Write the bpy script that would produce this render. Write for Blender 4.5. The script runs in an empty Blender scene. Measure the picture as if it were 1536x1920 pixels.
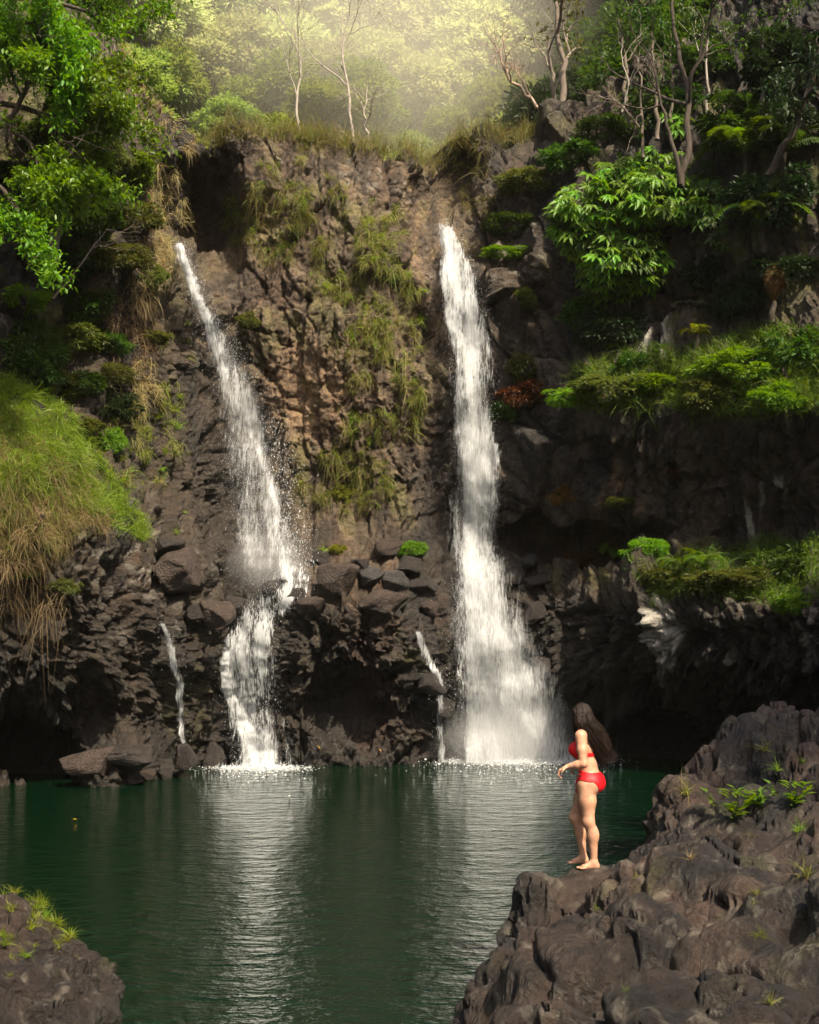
import bpy, math, random
import numpy as np
from mathutils import Vector, Matrix

# ------------------------------------------------------------------ camera, sky, sun, exposure
S = bpy.context.scene
COL = S.collection
F = 2667.0          # focal length in pixels of a 1536 x 1920 frame
CAMH = 3.5          # camera height above the pool
HZ = 1200.0         # row of the horizon

cam = bpy.data.cameras.new('camera')
cam.lens = 50.0; cam.sensor_width = 36.0; cam.shift_y = 0.125
cam.clip_start = 0.1; cam.clip_end = 2000
camo = bpy.data.objects.new('camera', cam); COL.objects.link(camo)
camo.location = (0, 0, CAMH); camo.rotation_euler = (math.radians(90), 0, 0)
S.camera = camo

SUN_EL = math.radians(50); SUN_AZ = math.radians(150)     # over the right shoulder
W = bpy.data.worlds.new('World'); S.world = W; W.use_nodes = True
nt = W.node_tree
sky = nt.nodes.new('ShaderNodeTexSky'); sky.sky_type = 'NISHITA'; sky.sun_disc = False
sky.dust_density = 5.0; sky.ozone_density = 0.6; sky.sun_elevation = SUN_EL; sky.sun_rotation = SUN_AZ
bg = nt.nodes['Background']; bg.inputs['Strength'].default_value = 0.12
nt.links.new(sky.outputs[0], bg.inputs[0])

sd = Vector((math.sin(SUN_AZ) * math.cos(SUN_EL), math.cos(SUN_AZ) * math.cos(SUN_EL), math.sin(SUN_EL)))
sl = bpy.data.lights.new('sun', 'SUN'); sl.energy = 5.0; sl.angle = math.radians(1.0); sl.color = (1.0, 0.88, 0.68)
so = bpy.data.objects.new('sun', sl); COL.objects.link(so)
so.rotation_euler = sd.to_track_quat('Z', 'Y').to_euler()

S.view_settings.view_transform = 'Standard'; S.view_settings.look = 'None'
S.view_settings.exposure = 0.95; S.view_settings.gamma = 1
S.render.engine = 'CYCLES'
S.cycles.max_bounces = 6; S.cycles.diffuse_bounces = 3; S.cycles.glossy_bounces = 3
S.cycles.transmission_bounces = 4; S.cycles.transparent_max_bounces = 14; S.cycles.volume_bounces = 4
S.cycles.use_denoising = True
S.cycles.sample_clamp_indirect = 6.0
S.cycles.use_adaptive_sampling = True; S.cycles.adaptive_threshold = 0.02
HAZE_DENSITY = 0.00012

R = np.random.default_rng(7)
random.seed(7)
PI = math.pi

# ------------------------------------------------------------------ helpers
def unproj(px, py, Y):
    px = np.asarray(px, float); py = np.asarray(py, float); Y = np.asarray(Y, float)
    return np.stack([(px - 768) / F * Y, Y + 0 * px, CAMH - (py - HZ) / F * Y], -1)

def mesh(name, v, faces, smooth=True, uv=None, attrs=None):
    """v (N,3); faces: array (M,k) or list of such arrays."""
    if not isinstance(faces, list): faces = [faces]
    faces = [np.asarray(f, np.int32) for f in faces if len(f)]
    me = bpy.data.meshes.new(name)
    v = np.ascontiguousarray(v, np.float32)
    me.vertices.add(len(v)); me.vertices.foreach_set('co', v.ravel())
    loops = np.concatenate([f.ravel() for f in faces]).astype(np.int32)
    counts = np.concatenate([np.full(len(f), f.shape[1], np.int32) for f in faces])
    starts = np.concatenate([[0], np.cumsum(counts)[:-1]]).astype(np.int32)
    me.loops.add(len(loops)); me.loops.foreach_set('vertex_index', loops)
    me.polygons.add(len(counts)); me.polygons.foreach_set('loop_start', starts)
    if smooth: me.polygons.foreach_set('use_smooth', np.ones(len(counts), bool))
    me.update(calc_edges=True)
    if uv is not None:
        l = me.uv_layers.new(name='UVMap'); l.data.foreach_set('uv', np.ascontiguousarray(uv[loops], np.float32).ravel())
    for k, a in (attrs or {}).items():
        a = np.asarray(a, np.float32)
        if a.ndim == 1:
            at = me.attributes.new(k, 'FLOAT', 'POINT'); at.data.foreach_set('value', a)
        else:
            at = me.attributes.new(k, 'FLOAT_COLOR', 'POINT')
            c = np.ones((len(a), 4), np.float32); c[:, :3] = a
            at.data.foreach_set('color', c.ravel())
    return me

def obj(name, me, mat=None, parent=None, loc=None, rot=None, scale=None):
    o = bpy.data.objects.new(name, me); COL.objects.link(o)
    if mat is not None and me is not None and len(me.materials) == 0: me.materials.append(mat)
    if parent is not None: o.parent = parent
    if loc is not None: o.location = [float(c) for c in loc]
    if rot is not None: o.rotation_euler = [float(c) for c in rot]
    if scale is not None: o.scale = (scale,) * 3 if np.isscalar(scale) else [float(c) for c in scale]
    return o

def tag(o, label=None, cat=None, group=None, kind=None):
    if label: o['label'] = label
    if cat: o['category'] = cat
    if group: o['group'] = group
    if kind: o['kind'] = kind
    return o

ORD = ['first', 'second', 'third', 'fourth', 'fifth', 'sixth', 'seventh', 'eighth', 'ninth', 'tenth', 'eleventh', 'twelfth',
       'thirteenth', 'fourteenth', 'fifteenth', 'sixteenth', 'seventeenth', 'eighteenth', 'nineteenth', 'twentieth']
TENS = {2: 'twenty', 3: 'thirty', 4: 'forty', 5: 'fifty', 6: 'sixty', 7: 'seventy', 8: 'eighty', 9: 'ninety'}
def ordinal(i):
    if i < 20: return ORD[i]
    n = i + 1
    if n % 10 == 0: return TENS[n // 10][:-1] + 'ieth'
    return TENS[n // 10] + '-' + ORD[n % 10 - 1]

# ---- noise
def hsh(ix, iy, iz=0, seed=0):
    ix = np.asarray(ix).astype(np.int64); iy = np.asarray(iy).astype(np.int64); iz = np.asarray(iz).astype(np.int64)
    h = (ix * 374761393 + iy * 668265263 + iz * 2147483647 + seed * 144665) & 0xFFFFFFFF
    h = ((h ^ (h >> 13)) * 1274126177) & 0xFFFFFFFF
    h = ((h ^ (h >> 16)) * 2246822519) & 0xFFFFFFFF
    return ((h ^ (h >> 15)) & 0xFFFFFF) / float(0x1000000)

def vn3(p, seed=0):
    i = np.floor(p); f = p - i; f = f * f * f * (f * (f * 6 - 15) + 10)
    i = i.astype(np.int64); r = 0
    for a in (0, 1):
        wa = f[..., 0] if a else 1 - f[..., 0]
        for b in (0, 1):
            wb = f[..., 1] if b else 1 - f[..., 1]
            for c in (0, 1):
                wc = f[..., 2] if c else 1 - f[..., 2]
                r = r + wa * wb * wc * hsh(i[..., 0] + a, i[..., 1] + b, i[..., 2] + c, seed)
    return r * 2 - 1

def fbm3(p, oct=4, seed=0, gain=0.5):
    r = 0; a = 1; s = 0
    for o in range(oct):
        r = r + a * vn3(p * (2.03 ** o) + 17.3 * o, seed + o); s += a; a *= gain
    return r / s

def vn2(u, v, seed=0):
    iu = np.floor(u); iv = np.floor(v); fu = u - iu; fv = v - iv
    fu = fu * fu * (3 - 2 * fu); fv = fv * fv * (3 - 2 * fv)
    r = 0
    for a in (0, 1):
        for b in (0, 1):
            r = r + (fu if a else 1 - fu) * (fv if b else 1 - fv) * hsh(iu + a, iv + b, 0, seed)
    return r * 2 - 1

def fbm2(u, v, oct=4, seed=0, gain=0.5):
    r = 0; a = 1; s = 0
    for o in range(oct):
        k = 2.03 ** o
        r = r + a * vn2(u * k + 9.7 * o, v * k + 3.1 * o, seed + o); s += a; a *= gain
    return r / s

def worley(u, v, seed=0, jit=0.9):
    iu = np.floor(u); iv = np.floor(v)
    f1 = np.full(u.shape, 9.0); f2 = np.full(u.shape, 9.0)
    ci = np.zeros(u.shape); cj = np.zeros(u.shape); du = np.zeros(u.shape); dv = np.zeros(u.shape)
    for a in (-1, 0, 1):
        for b in (-1, 0, 1):
            cu = iu + a; cv = iv + b
            x = cu + 0.5 + jit * (hsh(cu, cv, 1, seed) - 0.5) - u
            y = cv + 0.5 + jit * (hsh(cu, cv, 2, seed) - 0.5) - v
            d = np.sqrt(x * x + y * y)
            near = d < f1
            f2 = np.where(near, f1, np.minimum(f2, d))
            f1 = np.where(near, d, f1)
            ci = np.where(near, cu, ci); cj = np.where(near, cv, cj)
            du = np.where(near, -x, du); dv = np.where(near, -y, dv)
    return f1, f2, ci, cj, du, dv

def sstep(a, b, x):
    t = np.clip((x - a) / (b - a), 0, 1); return t * t * (3 - 2 * t)

def blocks(u, v, size, seed, tilt=0.9, crease=0.35, stretch=1.0):
    """faceted broken-rock relief, in units of size"""
    uu = u / size; vv = v / (size * stretch)
    f1, f2, ci, cj, du, dv = worley(uu, vv, seed)
    h = hsh(ci, cj, 3, seed) - 0.5
    gu = (hsh(ci, cj, 4, seed) - 0.5) * 2 * tilt; gv = (hsh(ci, cj, 5, seed) - 0.45) * 2 * tilt
    edge = 1 - sstep(0.0, 0.11, f2 - f1)
    return h + gu * du + gv * dv - crease * edge

def rbf(pts, vals, q, smooth=0.0):
    pts = np.asarray(pts, float); vals = np.asarray(vals, float); m = vals.mean()
    A = np.linalg.norm(pts[:, None] - pts[None], axis=-1) + np.eye(len(pts)) * -smooth
    w = np.linalg.lstsq(A, vals - m, rcond=None)[0]
    out = np.zeros(len(q))
    for s in range(0, len(q), 20000):
        d = np.linalg.norm(q[s:s + 20000, None] - pts[None], axis=-1)
        out[s:s + 20000] = d @ w
    return out + m

def blur(a, n=1):
    for _ in range(n):
        p = np.pad(a, 1, mode='edge')
        a = (p[:-2, 1:-1] + p[2:, 1:-1] + p[1:-1, :-2] + p[1:-1, 2:] + 2 * p[1:-1, 1:-1]) / 6
    return a

def bilin(grid, x, y):
    """grid[row,col] sampled at fractional col x, row y"""
    h, w = grid.shape
    x = np.clip(x, 0, w - 1.001); y = np.clip(y, 0, h - 1.001)
    i = x.astype(int); j = y.astype(int); fx = x - i; fy = y - j
    return grid[j, i] * (1 - fx) * (1 - fy) + grid[j, i + 1] * fx * (1 - fy) + grid[j + 1, i] * (1 - fx) * fy + grid[j + 1, i + 1] * fx * fy

def gridfaces(nr, nc):
    i = np.arange(nr - 1)[:, None] * nc + np.arange(nc - 1)[None]
    i = i.ravel()
    return np.stack([i, i + 1, i + nc + 1, i + nc], 1)

# ---- geometry pieces
def norm(a): return a / np.maximum(np.linalg.norm(a, axis=-1, keepdims=True), 1e-9)

def frames(d, up):
    y = norm(d); x = norm(np.cross(y, up)); z = np.cross(x, y)
    return np.stack([x, y, z], -1)      # columns

def stamp(tv, tf, M, P, sc):
    """copies of template: M (N,3,3), P (N,3), sc (N,) or (N,3)"""
    sc = np.asarray(sc, float)
    if sc.ndim == 1: sc = sc[:, None]
    v = tv[None] * sc[:, None, :]
    v = np.einsum('nij,nkj->nki', M, v) + P[:, None]
    n, k = len(P), len(tv)
    f = tf[None] + (np.arange(n) * k)[:, None, None]
    return v.reshape(-1, 3), f.reshape(-1, tf.shape[1])

LEAF_V = np.array([[0, 0, 0], [-.5, .42, .06], [0, 1, -.10], [.5, .42, .06], [0, .45, -.03]], float)
LEAF_F = np.array([[0, 4, 1], [1, 4, 2], [2, 4, 3], [3, 4, 0]])
LEAF2_F = np.array([[0, 2, 1], [0, 3, 2]])

def tube(path, rad, sides=6, cap=True):
    path = np.asarray(path, float); rad = np.asarray(rad, float)
    t = norm(np.gradient(path, axis=0))
    ref = np.array([0.31, 0.2, 0.93]) if abs(t[0, 2]) < 0.9 else np.array([1.0, 0.1, 0.05])
    x = norm(np.cross(t, ref)); y = np.cross(t, x)
    a = np.arange(sides) / sides * 2 * PI
    v = path[:, None] + rad[:, None, None] * (np.cos(a)[None, :, None] * x[:, None] + np.sin(a)[None, :, None] * y[:, None])
    n = len(path)
    i = (np.arange(n - 1) * sides)[:, None]; j = np.arange(sides)[None]; k = (j + 1) % sides
    f = np.stack([i + j, i + k, i + sides + k, i + sides + j], -1).reshape(-1, 4)
    return v.reshape(-1, 3), f

class Acc:
    def __init__(s): s.v = []; s.f = {}; s.n = 0
    def add(s, v, f):
        f = np.asarray(f); s.v.append(v); s.f.setdefault(f.shape[1], []).append(f + s.n); s.n += len(v)
    def build(s, name, smooth=True):
        return mesh(name, np.concatenate(s.v), [np.concatenate(x) for x in s.f.values()], smooth)

def wob(p, n, amp, rng):
    """bent path from p[0] to p[1]"""
    a, b = np.asarray(p[0], float), np.asarray(p[1], float)
    t = np.linspace(0, 1, n)[:, None]
    off = rng.normal(0, amp, (n, 3)).cumsum(0); off -= off[0] * (1 - t) + off[-1] * t
    return a * (1 - t) + b * t + off

# ------------------------------------------------------------------ materials
def newmat(name):
    m = bpy.data.materials.new(name); m.use_nodes = True
    n = m.node_tree.nodes; n.clear()
    return m, n, m.node_tree.links

def nd(n, t, **kw):
    x = n.new('ShaderNode' + t)
    for k, v in kw.items():
        if k in x.inputs: x.inputs[k].default_value = v
        else: setattr(x, k, v)
    return x

def leafmat(name, c1, c2, trans=0.45, rough=0.5, tint=None, bright=0.14, hue=0.02):
    m, n, l = newmat(name)
    out = nd(n, 'OutputMaterial'); geo = nd(n, 'NewGeometry'); oi = nd(n, 'ObjectInfo')
    mixc = nd(n, 'MixRGB'); mixc.inputs[1].default_value = (*c1, 1); mixc.inputs[2].default_value = (*c2, 1)
    l.new(geo.outputs['Random Per Island'], mixc.inputs[0])
    hsv = nd(n, 'HueSaturation')
    mr = nd(n, 'MapRange'); mr.inputs['To Min'].default_value = 0.5 - hue; mr.inputs['To Max'].default_value = 0.5 + hue
    mv = nd(n, 'MapRange'); mv.inputs['To Min'].default_value = 1 - bright * 2; mv.inputs['To Max'].default_value = 1 + bright * 2
    l.new(oi.outputs['Random'], mr.inputs['Value']); l.new(oi.outputs['Random'], mv.inputs['Value'])
    l.new(mr.outputs[0], hsv.inputs['Hue']); l.new(mv.outputs[0], hsv.inputs['Value']); l.new(mixc.outputs[0], hsv.inputs['Color'])
    b = nd(n, 'BsdfPrincipled', Roughness=rough); b.inputs['Specular IOR Level'].default_value = 0.3
    l.new(hsv.outputs[0], b.inputs['Base Color'])
    t = nd(n, 'BsdfTranslucent'); hs2 = nd(n, 'HueSaturation', Saturation=1.15, Value=1.5); hs2.inputs['Hue'].default_value = 0.485
    l.new(hsv.outputs[0], hs2.inputs['Color']); l.new(hs2.outputs[0], t.inputs['Color'])
    mx = nd(n, 'MixShader'); mx.inputs[0].default_value = trans
    l.new(b.outputs[0], mx.inputs[1]); l.new(t.outputs[0], mx.inputs[2]); l.new(mx.outputs[0], out.inputs['Surface'])
    return m

def rockmat(name, base=None, rough=0.62, scale=1.0, bump=0.6, speck=0.25):
    """base colour from the 'Col' attribute (or a constant), broken up by grain, lichen and pits"""
    m, n, l = newmat(name)
    out = nd(n, 'OutputMaterial'); tc = nd(n, 'TexCoord')
    if base is None:
        c = nd(n, 'Attribute', attribute_name='Col'); csock = c.outputs['Color']
    else:
        c = nd(n, 'RGB'); c.outputs[0].default_value = (*base, 1); csock = c.outputs[0]
    n1 = nd(n, 'TexNoise', Scale=2.2 * scale, Detail=9.0, Roughness=0.68); l.new(tc.outputs['Object'], n1.inputs['Vector'])
    r1 = nd(n, 'ValToRGB'); r1.color_ramp.elements[0].position = 0.30; r1.color_ramp.elements[0].color = (0.42, 0.40, 0.39, 1)
    r1.color_ramp.elements[1].position = 0.72; r1.color_ramp.elements[1].color = (1.75, 1.65, 1.55, 1)
    l.new(n1.outputs[0], r1.inputs[0])
    mul = nd(n, 'MixRGB', blend_type='MULTIPLY'); mul.inputs[0].default_value = 1
    l.new(csock, mul.inputs[1]); l.new(r1.outputs[0], mul.inputs[2])
    ng = nd(n, 'TexNoise', Scale=22 * scale, Detail=6.0, Roughness=0.75); l.new(tc.outputs['Object'], ng.inputs['Vector'])
    mg_ = nd(n, 'MapRange'); mg_.inputs['From Min'].default_value = .32; mg_.inputs['From Max'].default_value = .68; mg_.inputs['To Min'].default_value = .45; mg_.inputs['To Max'].default_value = 1.6; l.new(ng.outputs[0], mg_.inputs['Value'])
    mul0 = mul; mul = nd(n, 'MixRGB', blend_type='MULTIPLY'); mul.inputs[0].default_value = 1; l.new(mul0.outputs[0], mul.inputs[1]); l.new(mg_.outputs[0], mul.inputs[2])
    # lichen flecks
    n2 = nd(n, 'TexNoise', Scale=16 * scale, Detail=5.0, Roughness=0.7); l.new(tc.outputs['Object'], n2.inputs['Vector'])
    n3 = nd(n, 'TexNoise', Scale=0.9 * scale, Detail=3.0); l.new(tc.outputs['Object'], n3.inputs['Vector'])
    ad = nd(n, 'Math', operation='ADD'); l.new(n2.outputs[0], ad.inputs[0]); l.new(n3.outputs[0], ad.inputs[1])
    r2 = nd(n, 'ValToRGB'); r2.color_ramp.elements[0].position = 0.60; r2.color_ramp.elements[0].color = (0, 0, 0, 1)
    r2.color_ramp.elements[1].position = 0.68; r2.color_ramp.elements[1].color = (speck, speck, speck, 1)
    hf = nd(n, 'Math', operation='MULTIPLY'); hf.inputs[1].default_value = 0.5; l.new(ad.outputs[0], hf.inputs[0]); l.new(hf.outputs[0], r2.inputs[0])
    mx = nd(n, 'MixRGB'); mx.inputs[2].default_value = (0.30, 0.27, 0.23, 1)
    l.new(r2.outputs[0], mx.inputs[0]); l.new(mul.outputs[0], mx.inputs[1])
    b = nd(n, 'BsdfPrincipled', Roughness=rough); b.inputs['Specular IOR Level'].default_value = 0.45
    l.new(mx.outputs[0], b.inputs['Base Color'])
    rr = nd(n, 'MapRange'); rr.inputs['To Min'].default_value = rough - 0.2; rr.inputs['To Max'].default_value = rough + 0.2
    l.new(n1.outputs[0], rr.inputs['Value']); l.new(rr.outputs[0], b.inputs['Roughness'])
    v = nd(n, 'TexVoronoi', Scale=5.5 * scale); v.feature = 'F1'; l.new(tc.outputs['Object'], v.inputs['Vector'])
    n4 = nd(n, 'TexNoise', Scale=9 * scale, Detail=8.0, Roughness=0.7); l.new(tc.outputs['Object'], n4.inputs['Vector'])
    sm = nd(n, 'Math', operation='MULTIPLY_ADD'); sm.inputs[1].default_value = 0.5
    l.new(v.outputs['Distance'], sm.inputs[0]); l.new(n4.outputs[0], sm.inputs[2])
    bp = nd(n, 'Bump', Strength=bump, Distance=0.15 / scale); l.new(sm.outputs[0], bp.inputs['Height']); l.new(bp.outputs[0], b.inputs['Normal'])
    l.new(b.outputs[0], out.inputs['Surface'])
    return m

def plainmat(name, c, rough=0.6, noise=0.0, nscale=8, spec=0.4, bump=0.0, stretch=(1, 1, 1)):
    m, n, l = newmat(name)
    out = nd(n, 'OutputMaterial'); b = nd(n, 'BsdfPrincipled', Roughness=rough); b.inputs['Specular IOR Level'].default_value = spec
    b.inputs['Base Color'].default_value = (*c, 1)
    tc = nd(n, 'TexCoord'); mp = nd(n, 'Mapping'); mp.inputs['Scale'].default_value = stretch
    l.new(tc.outputs['Object'], mp.inputs[0])
    nz = nd(n, 'TexNoise', Scale=nscale, Detail=6.0, Roughness=0.65); l.new(mp.outputs[0], nz.inputs['Vector'])
    mr = nd(n, 'MapRange'); mr.inputs['To Min'].default_value = 1 - noise; mr.inputs['To Max'].default_value = 1 + noise
    mr.inputs['From Min'].default_value = 0.3; mr.inputs['From Max'].default_value = 0.7
    l.new(nz.outputs[0], mr.inputs['Value'])
    mul = nd(n, 'MixRGB', blend_type='MULTIPLY'); mul.inputs[0].default_value = 1; mul.inputs[1].default_value = (*c, 1)
    l.new(mr.outputs[0], mul.inputs[2]); l.new(mul.outputs[0], b.inputs['Base Color'])
    if bump:
        bp = nd(n, 'Bump', Strength=bump, Distance=0.02); l.new(nz.outputs[0], bp.inputs['Height']); l.new(bp.outputs[0], b.inputs['Normal'])
    l.new(b.outputs[0], out.inputs['Surface'])
    return m

def watermat():
    m, n, l = newmat('pool_water')
    out = nd(n, 'OutputMaterial'); b = nd(n, 'BsdfPrincipled', Roughness=0.03); b.inputs['IOR'].default_value = 1.33
    b.inputs['Base Color'].default_value = (0.0008, 0.0090, 0.0030, 1); b.inputs['Specular IOR Level'].default_value = 0.5
    tc = nd(n, 'TexCoord')
    def wave(sx, sy, det, rough=0.55):
        mp = nd(n, 'Mapping'); mp.inputs['Scale'].default_value = (sx, sy, 1); mp.inputs['Rotation'].default_value = (0, 0, 0.12)
        l.new(tc.outputs['Object'], mp.inputs[0])
        z = nd(n, 'TexNoise', Scale=1.0, Detail=det, Roughness=rough); l.new(mp.outputs[0], z.inputs['Vector']); return z.outputs[0]
    a = wave(1.3, 1.9, 3.0); c = wave(4.6, 6.0, 4.0, 0.65); k_ = wave(3.0, 4.2, 3.0, 0.55)
    pw = nd(n, 'Math', operation='POWER'); pw.inputs[1].default_value = 6.0; l.new(k_, pw.inputs[0])
    s = nd(n, 'Math', operation='MULTIPLY_ADD'); s.inputs[1].default_value = 0.42; l.new(c, s.inputs[0]); l.new(a, s.inputs[2])
    s0 = s; s = nd(n, 'Math', operation='MULTIPLY_ADD'); s.inputs[1].default_value = 3.2; l.new(pw.outputs[0], s.inputs[0]); l.new(s0.outputs[0], s.inputs[2])
    # calmer water to the left, ruffled water below the falls and to the right
    gust = nd(n, 'TexNoise', Scale=0.16, Detail=2.0); l.new(tc.outputs['Object'], gust.inputs['Vector'])
    sx = nd(n, 'SeparateXYZ'); l.new(tc.outputs['Object'], sx.inputs[0])
    mr = nd(n, 'MapRange'); mr.inputs['From Min'].default_value = -5; mr.inputs['From Max'].default_value = 2.0
    mr.inputs['To Min'].default_value = 0.34; mr.inputs['To Max'].default_value = 0.78
    l.new(sx.outputs[0], mr.inputs['Value'])
    mg = nd(n, 'Math', operation='MULTIPLY_ADD'); mg.inputs[1].default_value = 0.35; l.new(gust.outputs[0], mg.inputs[0]); l.new(mr.outputs[0], mg.inputs[2])
    bp = nd(n, 'Bump', Distance=0.16); l.new(mg.outputs[0], bp.inputs['Strength']); l.new(s.outputs[0], bp.inputs['Height']); l.new(bp.outputs[0], b.inputs['Normal'])
    l.new(b.outputs[0], out.inputs['Surface'])
    return m

def whitewater(name, fine=1.0, gain=1.6, soft=0.34):
    m, n, l = newmat(name)
    out = nd(n, 'OutputMaterial'); uv = nd(n, 'UVMap')
    def nz(su, sv, det, off):
        mp = nd(n, 'Mapping'); mp.inputs['Scale'].default_value = (su, sv, 1); mp.inputs['Location'].default_value = (off, off * 1.7, 0)
        l.new(uv.outputs[0], mp.inputs[0])
        z = nd(n, 'TexNoise', Scale=1.0, Detail=det, Roughness=0.7); l.new(mp.outputs[0], z.inputs['Vector']); return z.outputs[0]
    oi = nd(n, 'ObjectInfo')
    a = nz(3.0 * fine, 0.45 * fine, 4.0, 3.1); c = nz(20 * fine, 2.6 * fine, 6.0, 7.7)
    s1 = nd(n, 'Math', operation='ADD'); l.new(a, s1.inputs[0]); l.new(c, s1.inputs[1])
    s2 = nd(n, 'Math', operation='SUBTRACT'); s2.inputs[1].default_value = 1.0; l.new(s1.outputs[0], s2.inputs[0])
    de = nd(n, 'Attribute', attribute_name='dens')
    s3 = nd(n, 'Math', operation='MULTIPLY_ADD'); s3.inputs[1].default_value = gain; l.new(s2.outputs[0], s3.inputs[0]); l.new(de.outputs['Fac'], s3.inputs[2])
    mr = nd(n, 'MapRange', interpolation_type='SMOOTHSTEP'); mr.inputs['From Min'].default_value = 0.30; mr.inputs['From Max'].default_value = 0.30 + soft
    l.new(s3.outputs[0], mr.inputs['Value'])
    d = nd(n, 'BsdfDiffuse'); d.inputs[0].default_value = (0.86, 0.88, 0.90, 1)
    t = nd(n, 'BsdfTranslucent'); t.inputs[0].default_value = (0.86, 0.88, 0.88, 1)
    bp = nd(n, 'Bump', Strength=0.8, Distance=0.15); l.new(s2.outputs[0], bp.inputs['Height']); l.new(bp.outputs[0], d.inputs['Normal'])
    mx = nd(n, 'MixShader'); mx.inputs[0].default_value = 0.5; l.new(d.outputs[0], mx.inputs[1]); l.new(t.outputs[0], mx.inputs[2])
    tr = nd(n, 'BsdfTransparent'); m2 = nd(n, 'MixShader')
    l.new(mr.outputs[0], m2.inputs[0]); l.new(tr.outputs[0], m2.inputs[1]); l.new(mx.outputs[0], m2.inputs[2]); l.new(m2.outputs[0], out.inputs['Surface'])
    return m

def dropmat():
    m, n, l = newmat('spray_drops')
    out = nd(n, 'OutputMaterial')
    d = nd(n, 'BsdfDiffuse'); d.inputs[0].default_value = (0.88, 0.9, 0.92, 1)
    t = nd(n, 'BsdfTranslucent'); t.inputs[0].default_value = (0.88, 0.9, 0.9, 1)
    mx = nd(n, 'MixShader'); mx.inputs[0].default_value = 0.5
    l.new(d.outputs[0], mx.inputs[1]); l.new(t.outputs[0], mx.inputs[2]); l.new(mx.outputs[0], out.inputs['Surface'])
    return m

M = {}
M['cliff'] = rockmat('cliff_basalt', None, 0.5, 1.0, 0.95, 0.35)
M['outcrop'] = rockmat('outcrop_lava', None, 0.45, 2.6, 0.95, 0.4)
M['boulder'] = rockmat('boulder_basalt', (0.026, 0.021, 0.019), 0.5, 2.2, 0.9, 0.2)
M['boulder_red'] = rockmat('boulder_brown', (0.042, 0.030, 0.024), 0.52, 2.2, 0.9, 0.2)
M['boulder_grey'] = rockmat('boulder_grey', (0.048, 0.046, 0.046), 0.5, 2.2, 0.9, 0.15)
M['soil'] = plainmat('forest_floor', (0.035, 0.035, 0.015), 0.95, 0.5, 2.0)
M['bark'] = plainmat('dark_bark', (0.060, 0.047, 0.036), 0.85, 0.5, 14, 0.2, 0.6, (1, 1, 0.25))
M['bark_pale'] = plainmat('pale_bark', (0.32, 0.28, 0.23), 0.8, 0.35, 9, 0.2, 0.5, (1, 1, 0.3))
M['bark_mid'] = plainmat('grey_bark', (0.15, 0.12, 0.095), 0.85, 0.4, 10, 0.2, 0.6, (1, 1, 0.25))
M['twig_pink'] = plainmat('pinkish_twigs', (0.34, 0.24, 0.18), 0.85, 0.3, 9)
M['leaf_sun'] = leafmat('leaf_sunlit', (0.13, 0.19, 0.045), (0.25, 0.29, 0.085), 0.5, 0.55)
M['leaf_pale_glow'] = leafmat('leaf_pale_glow', (0.26, 0.31, 0.12), (0.42, 0.44, 0.21), 0.5, 0.55)  # pale foliage, lightened further in colour to stand in for the glow
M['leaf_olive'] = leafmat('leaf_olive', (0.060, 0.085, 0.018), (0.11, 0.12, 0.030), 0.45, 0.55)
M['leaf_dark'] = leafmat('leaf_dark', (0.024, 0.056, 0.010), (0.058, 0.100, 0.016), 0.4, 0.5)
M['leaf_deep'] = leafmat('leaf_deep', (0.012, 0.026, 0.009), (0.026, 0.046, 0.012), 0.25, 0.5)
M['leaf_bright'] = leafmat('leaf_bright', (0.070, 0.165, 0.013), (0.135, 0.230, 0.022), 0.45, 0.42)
M['leaf_umbrella'] = leafmat('leaf_umbrella', (0.070, 0.180, 0.016), (0.140, 0.260, 0.024), 0.45, 0.38, bright=0.12)
M['leaf_lime'] = leafmat('leaf_lime', (0.16, 0.20, 0.020), (0.24, 0.26, 0.030), 0.45, 0.5)
M['leaf_brown'] = leafmat('leaf_brown', (0.10, 0.050, 0.018), (0.16, 0.085, 0.026), 0.35, 0.6)
M['fern'] = leafmat('fern_green', (0.060, 0.115, 0.014), (0.100, 0.150, 0.020), 0.5, 0.5)
M['grass'] = leafmat('grass_green', (0.090, 0.175, 0.015), (0.220, 0.270, 0.035), 0.45, 0.5)
M['grass_mix'] = leafmat('grass_mixed', (0.10, 0.145, 0.022), (0.28, 0.225, 0.08), 0.4, 0.6)
M['grass_dry'] = leafmat('grass_dry', (0.17, 0.125, 0.055), (0.36, 0.28, 0.14), 0.35, 0.65)
M['grass_deep'] = leafmat('grass_ledge', (0.060, 0.130, 0.012), (0.14, 0.17, 0.022), 0.4, 0.55)
M['yellow_leaf'] = plainmat('yellow_leaf', (0.60, 0.32, 0.03), 0.5, 0.2)
M['water'] = watermat()
M['fall_dense'] = whitewater('falling_water', 1.0, 2.2, 0.75)
M['fall_veil'] = whitewater('veil_of_water', 1.0, 1.7, 1.3)
M['fall_thin'] = whitewater('thin_falling_water', 1.15, 2.4, 0.85)
M['fall_net'] = whitewater('cascading_water', 1.15, 2.9, 0.7)
M['drop'] = dropmat()

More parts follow.
